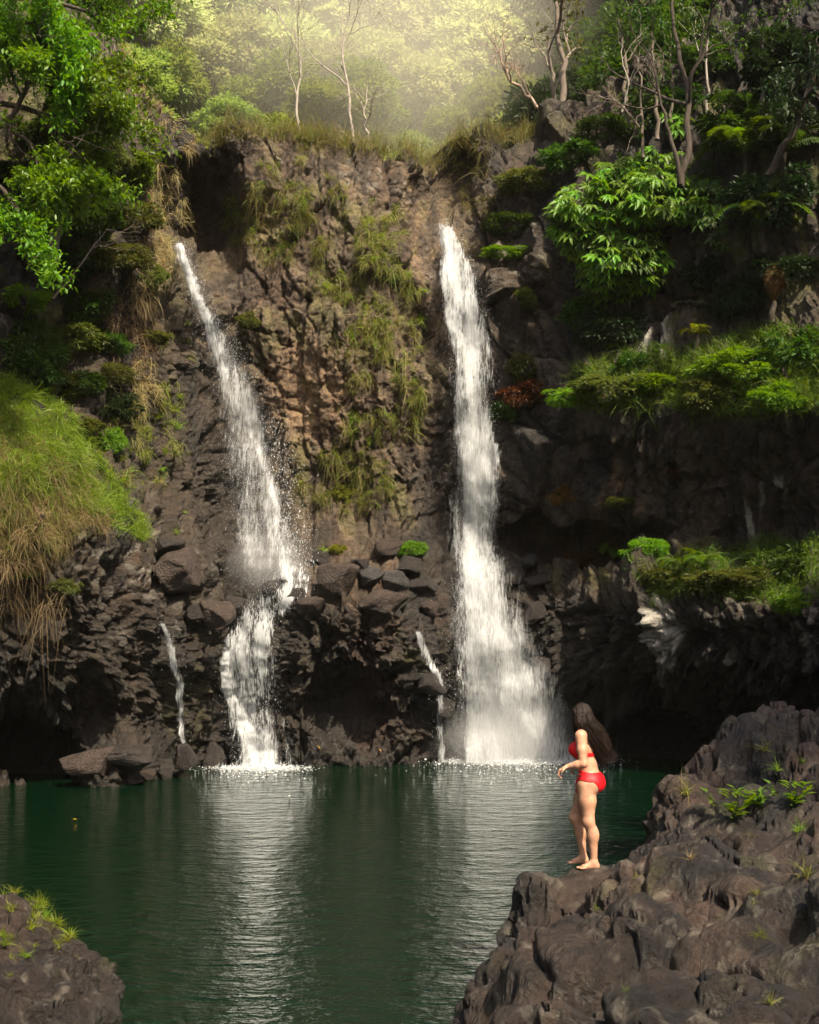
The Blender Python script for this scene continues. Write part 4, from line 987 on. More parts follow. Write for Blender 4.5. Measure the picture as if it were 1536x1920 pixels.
def grasspatch(name, label, q, mat, per=14, L=.6, w=.016, droop=1.0, up=.6, out=.7, spread=.5, clump=.08):
    p, n_ = at(q[:, 0], q[:, 1])
    Pb = np.repeat(p, per, 0) + R.normal(0, clump, (len(p) * per, 3)); nb = np.repeat(n_, per, 0); k = len(Pb)
    td = np.repeat(R.normal(0, spread, (len(p), 3)), per, 0); tL = np.repeat(np.exp(R.normal(0, .3, len(p))), per)
    d = norm(nb * out + np.array([0, 0, up]) + td + R.normal(0, spread * .8, (k, 3)))
    v, f = blades(Pb, d, L * tL * R.uniform(.5, 1.3, k), w * R.uniform(.6, 1.4, k), droop * R.uniform(.5, 1.4, k))
    o = obj(name, mesh(name, v, f), M[mat]); tag(o, label, 'grass', None, 'stuff'); return o

def clumpy(q, scale=45., thr=-.1, seed=3):
    m = fbm2(q[:, 0] / scale, q[:, 1] / scale, 3, seed) > thr; return q[m]
MOUND_G = [(-40, 690), (60, 725), (130, 770), (180, 850), (230, 925), (285, 1000), (275, 1025), (200, 985), (150, 950), (60, 920), (-40, 910)]
MOUND_D = [(-40, 830), (60, 830), (150, 870), (195, 960), (225, 985), (160, 1000), (120, 1040), (60, 1060), (-40, 1075)]
grasspatch('long_grass', 'bright green long grass on top of the left mound', clumpy(pts_in(MOUND_G, 1250), 20, -.2, 16), 'grass', 26, .34, .016, .6, 1.1, .6, .9, .07)
grasspatch('dry_grass', 'tan dry grass hanging down the face of the left mound', clumpy(pts_in(MOUND_D, 1100), 16, .0, 15), 'grass_dry', 20, .26, .013, .9, .5, .7, .9, .07)
grasspatch('dry_grass', 'mixed green and straw grass woven through the left mound', pts_in([(-40, 760), (90, 790), (170, 890), (200, 970), (120, 1020), (-40, 1040)], 700), 'grass_mix', 18, .30, .014, .7, .8, .7, .95, .07)
grasspatch('hanging_vines', 'straggling dry stems hanging below the left mound', pts_in([(-20, 1080), (110, 1070), (130, 1120), (80, 1160), (-20, 1140)], 40), 'grass_dry', 7, .6, .011, 1.4, .1, .6, .5, .12)
CG = [(255, 720, 40, 60, 'tan grass clump right of the grassy mound crest'), (320, 700, 34, 90, 'mixed grass on the columns left of the left fall'), (300, 830, 50, 40, 'mixed grass on the ledge of the columns left of the left fall'), (270, 900, 40, 50, 'mixed grass on dark rock right of the mound'), (500, 395, 75, 95, 'mixed grass hanging on the upper left of the middle wall'), (560, 430, 60, 70, 'mixed grass below the upper left patch of the middle wall'), (572, 300, 14, 90, 'narrow strip of grass down the top of the middle wall'),
      (650, 480, 70, 90, 'mixed grass in the centre of the middle wall'), (720, 470, 50, 110, 'grass strip beside the centre of the middle wall'), (740, 600, 55, 110, 'grass tongue running down towards the right fall'),
      (690, 640, 60, 40, 'grass shelf on the right middle wall'), (680, 770, 45, 70, 'drooping grass low on the right middle wall'), (760, 760, 40, 60, 'drooping grass close to the right fall'), (615, 385, 40, 50, 'bright grass tuft patch above the centre of the wall'),
      (310, 410, 36, 110, 'tan grass curtain left of the left fall lip'), (275, 470, 45, 120, 'tan grass on the left wall beside the curtain'), (245, 620, 50, 80, 'tan grass on the bare left rock'), (230, 780, 45, 40, 'grass on the bare rock right of the mound top'),
      (330, 260, 46, 34, 'pale grass on the crest left of the notch'), (290, 190, 40, 44, 'pale grass on the left pinnacle'), (240, 120, 30, 50, 'tan grass at the top of the left pinnacle'), (900, 330, 60, 70, 'hazy grass above the right fall lip'), (650, 900, 90, 60, 'moss and grass low on the middle wall')]
for cx, cy, rx, ry, lab in CG:
    n = int(rx * ry * .028) + 14
    q = clumpy(pts_ell(cx, cy, rx, ry, n), 30, -.05, 5)
    dry = lab.startswith(('tan', 'pale', 'hazy'))
    grasspatch('hanging_grass', lab, q, 'grass_dry' if lab.startswith(('tan', 'pale')) else 'grass_mix', 14, .27, .016, 1.0, .5, .8, .65, .06)
    if not dry: grasspatch('green_grass', 'fresh green blades in the ' + lab, q[::2], 'grass', 12, .26, .018, .7, .8, .8, .55, .05)
# crest grass along the skyline
q = np.array([(x, np.interp(x, tl[:, 0], tl[:, 1]) + 6 + R.uniform(-4, 14)) for x in R.uniform(385, 985, 330)])
grasspatch('crest_grass', 'pale sunlit grass fringe along the cliff crest', q, 'grass_mix', 14, .7, .014, .5, 1.4, .2, .4, .12)
# ledges on the right wall
grasspatch('ledge_grass', 'lush green grass covering the upper right ledge', clumpy(pts_in([(1060, 700), (1200, 650), (1290, 660), (1400, 620), (1600, 610), (1600, 760), (1380, 780), (1230, 760), (1100, 775)], 1500), 40, -.3, 8), 'grass_deep', 15, .34, .018, .55, 1.1, .5, .6, .09)
grasspatch('ledge_grass', 'yellowish grass covering the lower right ledge', clumpy(pts_in([(1190, 1050), (1290, 1040), (1420, 1010), (1600, 1000), (1600, 1120), (1420, 1130), (1300, 1110), (1220, 1120)], 1000), 40, -.3, 8), 'grass_deep', 14, .28, .016, .55, 1.0, .5, .6, .09)

# separate tufts on bare rock
def tuftmesh(seed, n=40, droop=.7, up=1.0):
    g = np.random.default_rng(seed); P = g.normal(0, .05, (n, 3)) * [1, 1, .2]
    d = norm(g.normal(0, .55, (n, 3)) * [1, 1, .3] + [0, 0, up])
    v, f = blades(P, d, g.uniform(.5, 1.1, n), g.uniform(.025, .05, n), g.uniform(.4, 1.2, n) * droop, g, 4)
    return mesh('grass_tuft', v, f)
TUFT = [tuftmesh(i) for i in range(4)]
def tuft(P, s, mat, label, group=None, nrm=None):
    o = obj('grass_tuft', TUFT[R.integers(4)], M[mat], None, P, None, s); o.material_slots[0].link = 'OBJECT'; o.material_slots[0].material = M[mat]
    z = Vector((0, 0, 1)) if nrm is None else (Vector(nrm) * .7 + Vector((0, 0, 1))).normalized()
    o.rotation_mode = 'QUATERNION'; o.rotation_quaternion = z.to_track_quat('Z', 'Y') @ Matrix.Rotation(R.uniform(0, 6.3), 3, 'Z').to_quaternion()
    tag(o, label, 'grass', group); return o
CT = [(300, 780, 56), (335, 800, 50), (255, 760, 50), (230, 860, 44), (300, 880, 36), (275, 870, 36), (325, 770, 60), (340, 745, 40), (270, 810, 40), (315, 848, 34), (352, 850, 24), (240, 790, 34), (352, 610, 24), (318, 920, 24), (345, 960, 20), (330, 1000, 34), (310, 845, 26), (245, 845, 28), (350, 640, 24), (40, 1065, 44), (70, 1075, 34), (130, 1100, 28), (185, 1040, 26),
      (250, 970, 50), (265, 1000, 44), (660, 635, 50), (700, 650, 40), (640, 860, 24), (712, 905, 24), (735, 915, 22), (792, 545, 34), (785, 600, 40), (660, 790, 44), (690, 830, 34), (780, 770, 40), (750, 710, 34), (1240, 650, 40), (1150, 650, 50), (1170, 660, 44), (1290, 690, 50), (1345, 700, 50), (1300, 1075, 40), (1255, 1110, 34), (610, 1034, 40)]
for i, (px, py, w) in enumerate(sorted(CT)):
    p, n_ = at(px, py); tuft(p[0], w / F * p[0][1] * .75, 'grass', f'green grass tuft on the cliff face, {ordinal(i)} from the left', 'grass tufts on the cliff', n_[0])
OT = [(1280, 1488, 46, 'grass_mix', 'straw-based grass tuft on the edge beside the woman’s shoulder height'), (1440, 1405, 36, 'grass_mix', 'yellow tuft high on the outcrop'), (1460, 1440, 34, 'grass', 'green tuft below the high yellow one'), (1500, 1425, 20, 'grass', 'single small tuft at the right upper outcrop'),
      (1290, 1608, 34, 'grass_dry', 'dry spidery tuft in the middle of the outcrop'), (1196, 1640, 24, 'grass_mix', 'small moss tuft right of the woman’s feet'), (1120, 1700, 18, 'grass', 'tiny tuft below the woman’s feet'), (1505, 1640, 50, 'grass_mix', 'tall yellow-green tuft at the right edge of the outcrop'),
      (1420, 1670, 34, 'grass_mix', 'mossy tuft left of the tall yellow-green one'), (1415, 1700, 26, 'grass_mix', 'low tuft below the mossy tuft'), (1500, 1555, 34, 'grass', 'grassy clump below the bright leaf plants'), (1430, 1755, 34, 'grass', 'dark grass clump in a hollow of the outcrop'), (1440, 1870, 36, 'grass_mix', 'grey-green tuft near the bottom right'),
      (1180, 1853, 20, 'grass', 'small tuft near the bottom of the outcrop'), (1345, 1720, 18, 'grass_mix', 'tiny yellow tuft in the centre of the outcrop'), (1405, 1570, 20, 'grass_mix', 'pale little tuft under the leafy plant'), (1085, 1855, 16, 'grass', 'tiny green sprig low on the left of the outcrop')]
for px, py, w, mt, lab in OT:
    p, n_ = on_out(px, py); tuft(p - n_ * .02, w / F * p[1] * 1.25, mt, lab.replace('’', "'"), 'grass tufts on the outcrop')
LT = [(30, 1672), (95, 1672), (70, 1700), (130, 1715), (60, 1735), (20, 1755), (110, 1770), (75, 1745), (145, 1798), (40, 1790), (90, 1725), (10, 1700), (20, 1830), (105, 1690)] + [(float(a), float(b)) for a, b in zip(R.uniform(0, 150, 36), R.uniform(1668, 1800, 36))]
lpx = 768 + LV[..., 0] / LV[..., 1] * F; lpy = HZ - (LV[..., 2] - CAMH) / LV[..., 1] * F
for i, (px, py) in enumerate(sorted(LT)):
    k = np.argmin(np.hypot(lpx - px, lpy - py)); P = LV.reshape(-1, 3)[k]
    tuft(P - [0, 0, .02], R.uniform(18, 42) / F * P[1] * 1.1, 'grass' if i % 4 == 0 else 'leaf_lime', f'yellow-green tuft on the lower left ledge, {ordinal(i)} from the left', 'grass tufts on the left ledge')

# leafy plants on the outcrop
def leafplant(seed, n=34, L=.11, asp=.42, h=.22):
    g = np.random.default_rng(seed); A = Acc(); B_ = Acc()
    for s in range(7):
        tip = np.array([g.normal(0, .12), g.normal(0, .12), h * g.uniform(.6, 1.2)]); p = wob(([0, 0, -.03], tip), 6, .008, g)
        A.add(*tube(p, np.linspace(.005, .002, 6), 5)); m = n // 7 + 3
        t = g.uniform(.3, 1, m); q = np.stack([np.interp(t, np.linspace(0, 1, 6), p[:, k]) for k in range(3)], 1)
        a = g.uniform(0, 6.3, m); d = norm(np.stack([np.cos(a), np.sin(a), g.uniform(-.1, .7, m)], 1)); sz = L * g.uniform(.7, 1.25, m)
        B_.add(*stamp(LEAF_V, LEAF_F, frames(d, np.array([[0, 0, 1.]])), q, np.stack([sz * asp, sz, sz], 1)))
    return A.build('stem'), B_.build('foliage')
LPL = [leafplant(i) for i in range(2)]
for i, (px, py, s, lab) in enumerate(((1378, 1535, 1.35, 'bright green broad-leaved seedling in the hollow of the outcrop'), (1412, 1520, 1.0, 'smaller dark-leaved seedling right of the bright one'), (1478, 1512, 1.15, 'fresh green leafy clump near the right edge of the outcrop'))):
    p, n_ = on_out(px, py); rt = root('leafy_plant', lab, 'plant', p - n_ * .02, 'leafy plants on the outcrop'); rt.scale = (s,) * 3
    obj('stem', LPL[i % 2][0], M['leaf_dark'], rt); obj('foliage', LPL[i % 2][1], M['leaf_bright'], rt)

# umbrella plant: a mass of drooping palmate leaves, each leaf a part
def palmate(seed, n=9, L=.27):
    g = np.random.default_rng(seed); A = Acc()
    a = np.arange(n) / n * 2 * PI + g.normal(0, .12, n); d = norm(np.stack([np.cos(a), np.sin(a), g.uniform(-.55, -.15, n)], 1))
    q = d * .02; sz = L * g.uniform(.8, 1.2, n)
    A.add(*stamp(LEAF_V, LEAF_F, frames(d, np.array([[0, 0, 1.]])), q, np.stack([sz * .36, sz, sz * 1.6], 1)))
    A.add(*tube(np.array([[0, 0, 0], [.01, 0, -.12], [.0, .02, -.3]]), [.007, .007, .008], 5)); return A.build('leaf')
PAL = [palmate(i) for i in range(4)]
for m_ in PAL: m_.materials.append(M['leaf_umbrella'])
UMB = [(1045, 370), (1110, 310), (1180, 290), (1230, 262), (1275, 285), (1300, 330), (1375, 330), (1390, 370), (1340, 400), (1270, 400), (1225, 440), (1250, 510), (1215, 545), (1150, 560), (1095, 540), (1090, 490), (1050, 450), (1022, 410)]
def umbrella(label, poly, n, bulk, mats, stem_to):
    q = pts_in(poly, n); q = q[np.argsort(q[:, 1])]
    p, n_ = at(q[:, 0], q[:, 1]); ds = polydist(q[:, 0], q[:, 1], poly)
    b = bulk * np.sqrt(np.clip(ds / 70, 0, 1)) * (1 + .45 * fbm2(q[:, 0] / 45, q[:, 1] / 30, 2, 6))
    P = unproj(q[:, 0], q[:, 1], blur(p[:, 1][None], 6)[0] - .3 - b)
    base = at(*stem_to)[0][0]; rt = root('umbrella_plant', label, 'plant', base)
    for i in range(len(P)):
        o = obj('leaf', PAL[i % 4], None, rt, P[i] - base, (R.normal(.55, .25), R.normal(0, .3), R.uniform(-.6, .6)), R.uniform(.75, 1.3))
        o.material_slots[0].link = 'OBJECT'; o.material_slots[0].material = M[mats[i % len(mats)]]
    A = Acc()
    for k in range(0, len(P), 9): A.add(*tube(wob((np.array([0, .2, -.1]), P[k] - base + [0, .25, -.25]), 6, .06, R), np.linspace(.05, .012, 6), 5))
    obj('stem', A.build('stem'), M['bark'], rt)
umbrella('bright green umbrella plant, upper mass of drooping fingered leaves beside the forked tree', [(1030, 400), (1045, 365), (1110, 310), (1180, 290), (1230, 262), (1275, 285), (1310, 330), (1370, 330), (1385, 370), (1330, 410), (1250, 420), (1150, 420)], 295, 1.0, ['leaf_umbrella', 'leaf_umbrella', 'leaf_bright'], (1230, 420))
umbrella('bright green umbrella plant, lower mass of fingered leaves hanging on the bare cliff', [(1020, 400), (1100, 390), (1220, 400), (1270, 400), (1230, 440), (1255, 500), (1220, 550), (1150, 565), (1092, 545), (1085, 490), (1045, 455)], 285, .8, ['leaf_umbrella', 'leaf_bright', 'leaf_dark'], (1170, 520))
umbrella('dark drooping fingered plant right of the bright umbrella plant', [(1290, 330), (1345, 290), (1365, 420), (1370, 470), (1320, 440), (1285, 400)], 46, .5, ['leaf_dark'], (1330, 470))
umbrella('small fingered plant left of the forked dark tree', [(1245, 195), (1290, 200), (1280, 250), (1250, 240)], 16, .3, ['leaf_umbrella'], (1265, 255))

# ferns
def frond(seed, L=1.3, n=22):
    g = np.random.default_rng(seed); t = np.linspace(0, 1, 10)
    p = np.stack([0 * t + .05 * np.sin(t * 3), t * L, .45 * L * np.sin(t * 2.4) - .35 * L * t ** 2], 1)
    A = Acc(); A.add(*tube(p, np.linspace(.014, .003, 10), 4))
    tt_ = np.linspace(.12, .99, n)
    for sgn in (-1, 1):
        q = np.stack([np.interp(tt_, t, p[:, k]) for k in range(3)], 1)
        ln = L * .26 * np.sin(np.clip(tt_ * 1.05, 0, 1) * PI) ** .7 + .02
        d = norm(np.stack([sgn * np.ones(n), .45 + 0 * tt_, -.25 + g.normal(0, .06, n)], 1))
        A.add(*stamp(LEAF_V, LEAF_F, frames(d, np.array([[0, 0, 1.]])), q, np.stack([ln * .22 + .012, ln, ln], 1)))
    return A.build('frond')
FR = [frond(i) for i in range(3)]
for m_ in FR: m_.materials.append(M['fern'])
def fern(label, px, py, s, n, mat='fern', trunk=0.0, tilt=.2):
    p, n_ = at(px, py); P = p[0] + n_[0] * .15; P = P + np.array([0, -trunk * .6, 0])
    rt = root('tree_fern' if trunk else 'fern', label, 'fern', P)
    for i in range(n):
        o = obj('frond', FR[i % 3], None, rt, (0, 0, trunk), (R.uniform(-.1, .5) - tilt, R.normal(0, .15), i / n * 2 * PI + R.normal(0, .2)), s * R.uniform(.75, 1.15))
        o.material_slots[0].link = 'OBJECT'; o.material_slots[0].material = M[mat]
    if trunk: obj('trunk', mesh('trunk', *tube(wob(([0, trunk * .6, -.3], [0, 0, trunk]), 6, .03, R), np.linspace(.10, .07, 6), 7)), M['bark'], rt)
fern('tree fern with long bright fronds right of the umbrella plant', 1400, 330, 1.15, 9, 'fern', .5)
fern('tree fern with a lit frond at the right, below the dark trees', 1430, 450, 1.0, 8, 'fern', .4)
fern('tree fern near the right edge, half in shade', 1475, 330, 1.0, 8, 'leaf_dark', .5)
fern('dark tree fern behind the forked tree', 1380, 250, 1.0, 8, 'leaf_dark', .5)
fern('bright upright fern on the lower right ledge', 1285, 1062, .62, 10)
fern('second bright fern right of the upright one on the lower ledge', 1318, 1066, .5, 9)
fern('brown dead-fronded fern hanging below the dark bushes at right', 1450, 590, .75, 9, 'leaf_brown', .2, -1.0)
fern('lime-green strappy plant standing on the right grassy ledge', 1300, 655, .42, 12, 'leaf_lime', .25)
fern('small lime rosette at the lower edge of the umbrella plant', 1098, 488, .28, 8, 'leaf_lime')

# broad-leaved plant on the lower ledge
p, n_ = at(1160, 1038); rt = root('broad_leaved_plant', 'glossy broad-leaved plant with heart-shaped leaves under the overhang', 'plant', p[0])
HV = np.array([[0, 0, 0], [-.28, -.14, .0], [-.46, .2, .05], [-.3, .65, .02], [0, 1.0, -.12], [.3, .65, .02], [.46, .2, .05], [.28, -.14, .0], [0, .35, -.05]], float)
HF = np.array([[8, i, (i + 1) % 8] for i in range(8)])
hm = mesh('leaf', HV, HF[:, ::-1]); hm.materials.append(M['leaf_bright'])
for i in range(16):
    x = R.uniform(-.55, .45); z = R.uniform(.0, .5) * (1 - abs(x) * .6)
    obj('leaf', hm, None, rt, (x, -.3 - R.uniform(0, .35), z), (-R.uniform(.5, 1.1), R.normal(0, .25), PI + R.normal(0, .5)), R.uniform(.3, .48))
A = Acc()
for i in range(12): A.add(*tube(wob(([R.normal(0, .1), 0, -.1], [R.uniform(-.5, .4), -.4, R.uniform(0, .4)]), 5, .02, R), np.linspace(.014, .008, 5), 5))
obj('stem', A.build('stem'), M['fern'], rt)

# ---- trees with bare or nearly bare limbs
def branching(seed, path, r, depth, A, g, spread=.7, sides=6, nsub=(3, 5), ratio=.6):
    n = len(path); A.add(*tube(path, np.linspace(r, r * .35, n), max(4, sides)))
    if depth == 0: return
    Lp = np.linalg.norm(path[-1] - path[0])
    for _ in range(g.integers(*nsub)):
        k = g.integers(n // 3, n); d = norm(path[k] - path[max(k - 1, 0)]); d = norm(d + g.normal(0, spread, 3) + [0, 0, .15])
        q = wob((path[k], path[k] + d * Lp * ratio * g.uniform(.6, 1.2)), 6, Lp * .022, g)
        branching(seed, q, r * (1 - .65 * k / n) * .66, depth - 1, A, g, spread, sides - 1, nsub, ratio)
def baretree(name, label, pts, r, mat, depth=3, seed=0, spread=.7, group=None, nsub=(3, 5), ratio=.55, leaves=None, leafn=0, leafs=.15):
    """pts: trunk polyline in world space"""
    g = np.random.default_rng(seed); pts = np.asarray(pts, float); base = pts[0]
    rt = root(name, label, 'tree', base, group); A = Acc()
    t = np.linspace(0, 1, 12); k = np.linspace(0, 1, len(pts)); path = np.stack([np.interp(t, k, pts[:, i]) for i in range(3)], 1) - base
    path[1:-1] += g.normal(0, r * .45, (10, 3)); branching(seed, path, r, depth, A, g, spread, 7, nsub, ratio)
    obj('trunk', A.build('trunk'), M[mat], rt)
    if leaves:
        allv = np.concatenate([v for v in A.v[len(A.v) // 4:]]); q = allv[g.integers(0, len(allv), leafn)] + g.normal(0, leafs * .8, (leafn, 3))
        d = norm(g.normal(0, 1, (leafn, 3)) - [0, 0, .35]); s = leafs * g.uniform(.6, 1.3, leafn)
        v, f = stamp(LEAF_V, LEAF_F, frames(d, norm(np.array([0, 0, 1.]) + g.normal(0, .4, (leafn, 3)))), q, np.stack([s * .42, s, s], 1))
        obj('foliage', mesh('foliage', v, f), M[leaves], rt)
    return rt
def tr(*a): return [unproj(x, y, Y) for x, y, Y in a]
baretree('bare_tree', 'white-limbed bare tree above the middle of the cliff, left of two', tr((560, 245, 44.5), (556, 190, 44.6), (566, 120, 44.6), (552, 55, 44.5)), .05, 'bark_pale', 4, 1, .6, None, (4, 7), .6)
baretree('bare_tree', 'white-limbed bare tree above the middle of the cliff, right of two', tr((662, 262, 45), (655, 170, 45), (640, 100, 45), (655, 30, 45)), .055, 'bark_pale', 4, 2, .6, None, (4, 7), .6)
baretree('bare_tree', 'low pale forked sapling at the crest left of the right fall', tr((690, 262, 44.5), (682, 210, 44.4), (690, 160, 44.4)), .05, 'bark_pale', 4, 3, .8, None, (4, 6), .6)
baretree('bare_tree', 'pinkish twiggy leafless tree spreading over the right of the crest', tr((1036, 225, 43.4), (1000, 190, 43.2), (955, 150, 43), (938, 100, 43)), .07, 'twig_pink', 4, 4, .8, None, (4, 7), .6)
baretree('forest_tree', 'tall pale-trunked tree standing at the right end of the crest', tr((1056, 225, 43), (1056, 120, 43), (1046, 30, 43), (1030, -60, 43)), .12, 'bark_mid', 3, 5, .7, None, (3, 5), .5, 'leaf_olive', 900, .2)
baretree('forest_tree', 'slim trunk next to the tall pale-trunked tree', tr((1040, 222, 43.6), (1036, 150, 43.6), (1030, 70, 43.6)), .09, 'bark_mid', 2, 6, .7)
for i, (x0, y0, x1, y1, Y, r, m, lab) in enumerate(((1206, 296, 1196, 110, 38.4, .055, 'bark_mid', 'thin straight brown sapling left of the forked dark tree'), (1232, 262, 1220, 60, 39.0, .07, 'bark_mid', 'second slim trunk behind the forked dark tree'),
        (1322, 270, 1326, 60, 38.4, .055, 'bark_pale', 'pale straight trunk right of the forked dark tree'), (1258, 240, 1258, 90, 39.4, .05, 'bark_mid', 'thin shaded sapling behind the fork'), (1424, 270, 1432, 60, 37.5, .07, 'bark_mid', 'thin dark-topped trunk among the right jungle'),
        (1175, 200, 1160, 20, 41, .07, 'bark_mid', 'slender leaning trunk above the umbrella plant'))):
    baretree('slim_tree', lab, tr((x0, y0, Y), ((x0 + x1) / 2 + 3, (y0 + y1) / 2, Y), (x1, y1, Y)), r, m, 2, 20 + i, .7, 'slim trunks in the right jungle', (2, 5), .45, 'leaf_dark', 350, .16)
baretree('forked_tree', 'dark twisted tree forking above the umbrella plant', tr((1276, 350, 37.2), (1290, 290, 37.2), (1292, 220, 37.3), (1278, 130, 37.4), (1262, 60, 37.4), (1262, -40, 37.5)), .11, 'bark', 3, 41, .8, None, (4, 6), .5, 'leaf_dark', 900, .16)
baretree('forked_tree', 'second dark limb of the twisted tree leaning left', tr((1276, 345, 37.1), (1262, 270, 37.0), (1245, 210, 37.0), (1226, 130, 37.0)), .07, 'bark', 3, 42, .8, None, (3, 5), .5)
baretree('leaning_tree', 'dark leaning tree at the right edge of the jungle', tr((1440, 330, 36), (1490, 240, 35.6), (1520, 160, 35.4), (1560, 40, 35.2)), .10, 'bark', 3, 43, .8, None, (4, 6), .55, 'leaf_deep', 1500, .18)
baretree('bare_tree', 'small pale branching snag in front of the right jungle', tr((1166, 210, 38.8), (1180, 160, 38.6), (1165, 100, 38.5)), .035, 'bark_pale', 3, 44, .8)
baretree('bare_tree', 'fan of bare grey twigs left of the thin straight sapling', tr((1200, 240, 38.2), (1160, 190, 38.0), (1120, 180, 38.0)), .035, 'bark_mid', 3, 45, .7)
# left flank
baretree('leaning_tree', 'grey leaning trunk rising against the left cliff', tr((98, 500, 33.2), (118, 360, 33.0), (142, 270, 32.9), (160, 190, 33.0), (166, 120, 33.2)), .15, 'bark_mid', 2, 51, .7, None, (2, 4), .4, 'leaf_olive', 260, .18)
baretree('fallen_branch', 'thin grey branch slanting over the left cliff below the trunk', tr((100, 560, 33.2), (150, 500, 33.1), (200, 430, 33.4)), .035, 'bark_mid', 2, 52, .7)
for i, (a, lab) in enumerate(((((-60, 280, 31.6), (20, 220, 31.2), (70, 130, 31.2), (110, 40, 31.4)), 'dark limb with bright drooping leaves at the upper left'), (((-60, 60, 31.6), (40, 40, 31.0), (120, 50, 30.8), (170, 90, 30.8)), 'overhanging leafy branch in the upper left corner'),
        (((-80, 330, 31.1), (-10, 340, 30.6), (30, 390, 30.6), (50, 460, 30.6)), 'low drooping leafy branch at the left edge'), (((-60, 180, 32.1), (60, 210, 31.6), (120, 260, 31.6), (160, 300, 31.6)), 'middle drooping leafy branch on the left'), (((-60, 120, 32.6), (30, 110, 32.0), (90, 160, 31.8), (200, 200, 32.0)), 'higher leafy branch reaching right on the left wall'),
        (((-60, 90, 31.6), (10, 60, 31.2), (60, 90, 31), (90, 130, 31)), 'bright leafy branch in the top left corner, below the overhanging one'), (((-60, 240, 31.6), (0, 230, 31.2), (50, 260, 31), (80, 310, 31)), 'bright drooping branch at the left edge above the low one'),
        (((-60, -20, 32), (60, -10, 31.6), (140, 10, 31.4), (190, 40, 31.6)), 'topmost leafy branch along the upper left edge'))):
    baretree('leafy_branch', lab, tr(*a), .075, 'bark', 3, 60 + i, .75, 'branches hanging in from the left', (4, 6), .5, 'leaf_bright' if i % 3 else 'leaf_umbrella', 3600, .15)
# hanging dead vines
p, n_ = at(R.uniform(150, 216, 90), R.uniform(70, 150, 90)); A = Acc()
for k in range(len(p)):
    L = R.uniform(.8, 2.2); t = np.linspace(0, 1, 6)[:, None]
    q = p[k] + n_[k] * .25 + np.concatenate([np.cumsum(R.normal(0, .04, (6, 2)), 0), -L * t], 1); A.add(*tube(q, np.full(6, .012), 4))
o = obj('dead_vines', A.build('dead_vines'), M['bark_mid']); tag(o, 'curtain of grey dead vines hanging near the top of the left cliff', 'vines', None, 'stuff')

# fallen leaves
for px, py, lab, rock in ((145, 1537, 'single orange leaf floating on the dark pool', False), (606, 1404, 'orange leaf stuck on the wet rock left of the yellow leaf', True), (715, 1409, 'yellow leaf stuck on the wet rock between the falls', True)):
    P = unproj(px, py, CAMH * F / (py - HZ)) if not rock else at(px, py)[0][0] + [0, -.06, 0]
    if not rock: P[2] = .006
    v = LEAF_V * np.array([.12, .22, .2]) * (.75 if not rock else .6)
    tag(obj('fallen_leaf', mesh('fallen_leaf', v, LEAF_F), M['yellow_leaf'], None, P, (0 if not rock else 1.1, 0, 1.4)), lab, 'leaf')

# ------------------------------------------------------------------ the woman
def surfnets(Fv, lo, h):
    s = Fv < 0; nx, ny, nz = Fv.shape
    cnt = np.zeros((nx - 1, ny - 1, nz - 1), np.float32); acc = np.zeros((nx - 1, ny - 1, nz - 1, 3), np.float32)
    corners = [(i, j, k) for i in (0, 1) for j in (0, 1) for k in (0, 1)]
    def sub(a, c): return a[c[0]:nx - 1 + c[0], c[1]:ny - 1 + c[1], c[2]:nz - 1 + c[2]]
    for c in corners:
        for ax in range(3):
            if c[ax]: continue
            d = list(c); d[ax] = 1
            fa, fb = sub(Fv, c), sub(Fv, d); m = (fa < 0) != (fb < 0)
            t = np.where(m, fa / np.where(m, fa - fb, 1), 0)
            for q in range(3): acc[..., q] += np.where(m, c[q] + (t if q == ax else 0), 0)
            cnt += m
    cell = cnt > 0; ids = np.full(cell.shape, -1); ids[cell] = np.arange(cell.sum())
    loc = np.argwhere(cell); v = (loc + acc[cell] / cnt[cell][:, None]) * h + lo
    faces = []
    for ax in range(3):
        a = [slice(1, -1)] * 3; a[ax] = slice(0, -1); b = [slice(1, -1)] * 3; b[ax] = slice(1, None)
        sa, sb = s[tuple(a)], s[tuple(b)]; e = np.argwhere(sa != sb); 
        if len(e) == 0: continue
        fl = sa[sa != sb]; o1, o2 = [(1, 2), (2, 0), (0, 1)][ax]
        base = e.copy()
        for q in range(3):
            if q != ax: base[:, q] += 1
        def g(d1, d2):
            c = base.copy(); c[:, o1] -= d1; c[:, o2] -= d2; return ids[c[:, 0], c[:, 1], c[:, 2]]
        q = np.stack([g(1, 1), g(0, 1), g(0, 0), g(1, 0)], 1); q[~fl] = q[~fl][:, ::-1]; faces.append(q)
    return v, np.concatenate(faces)

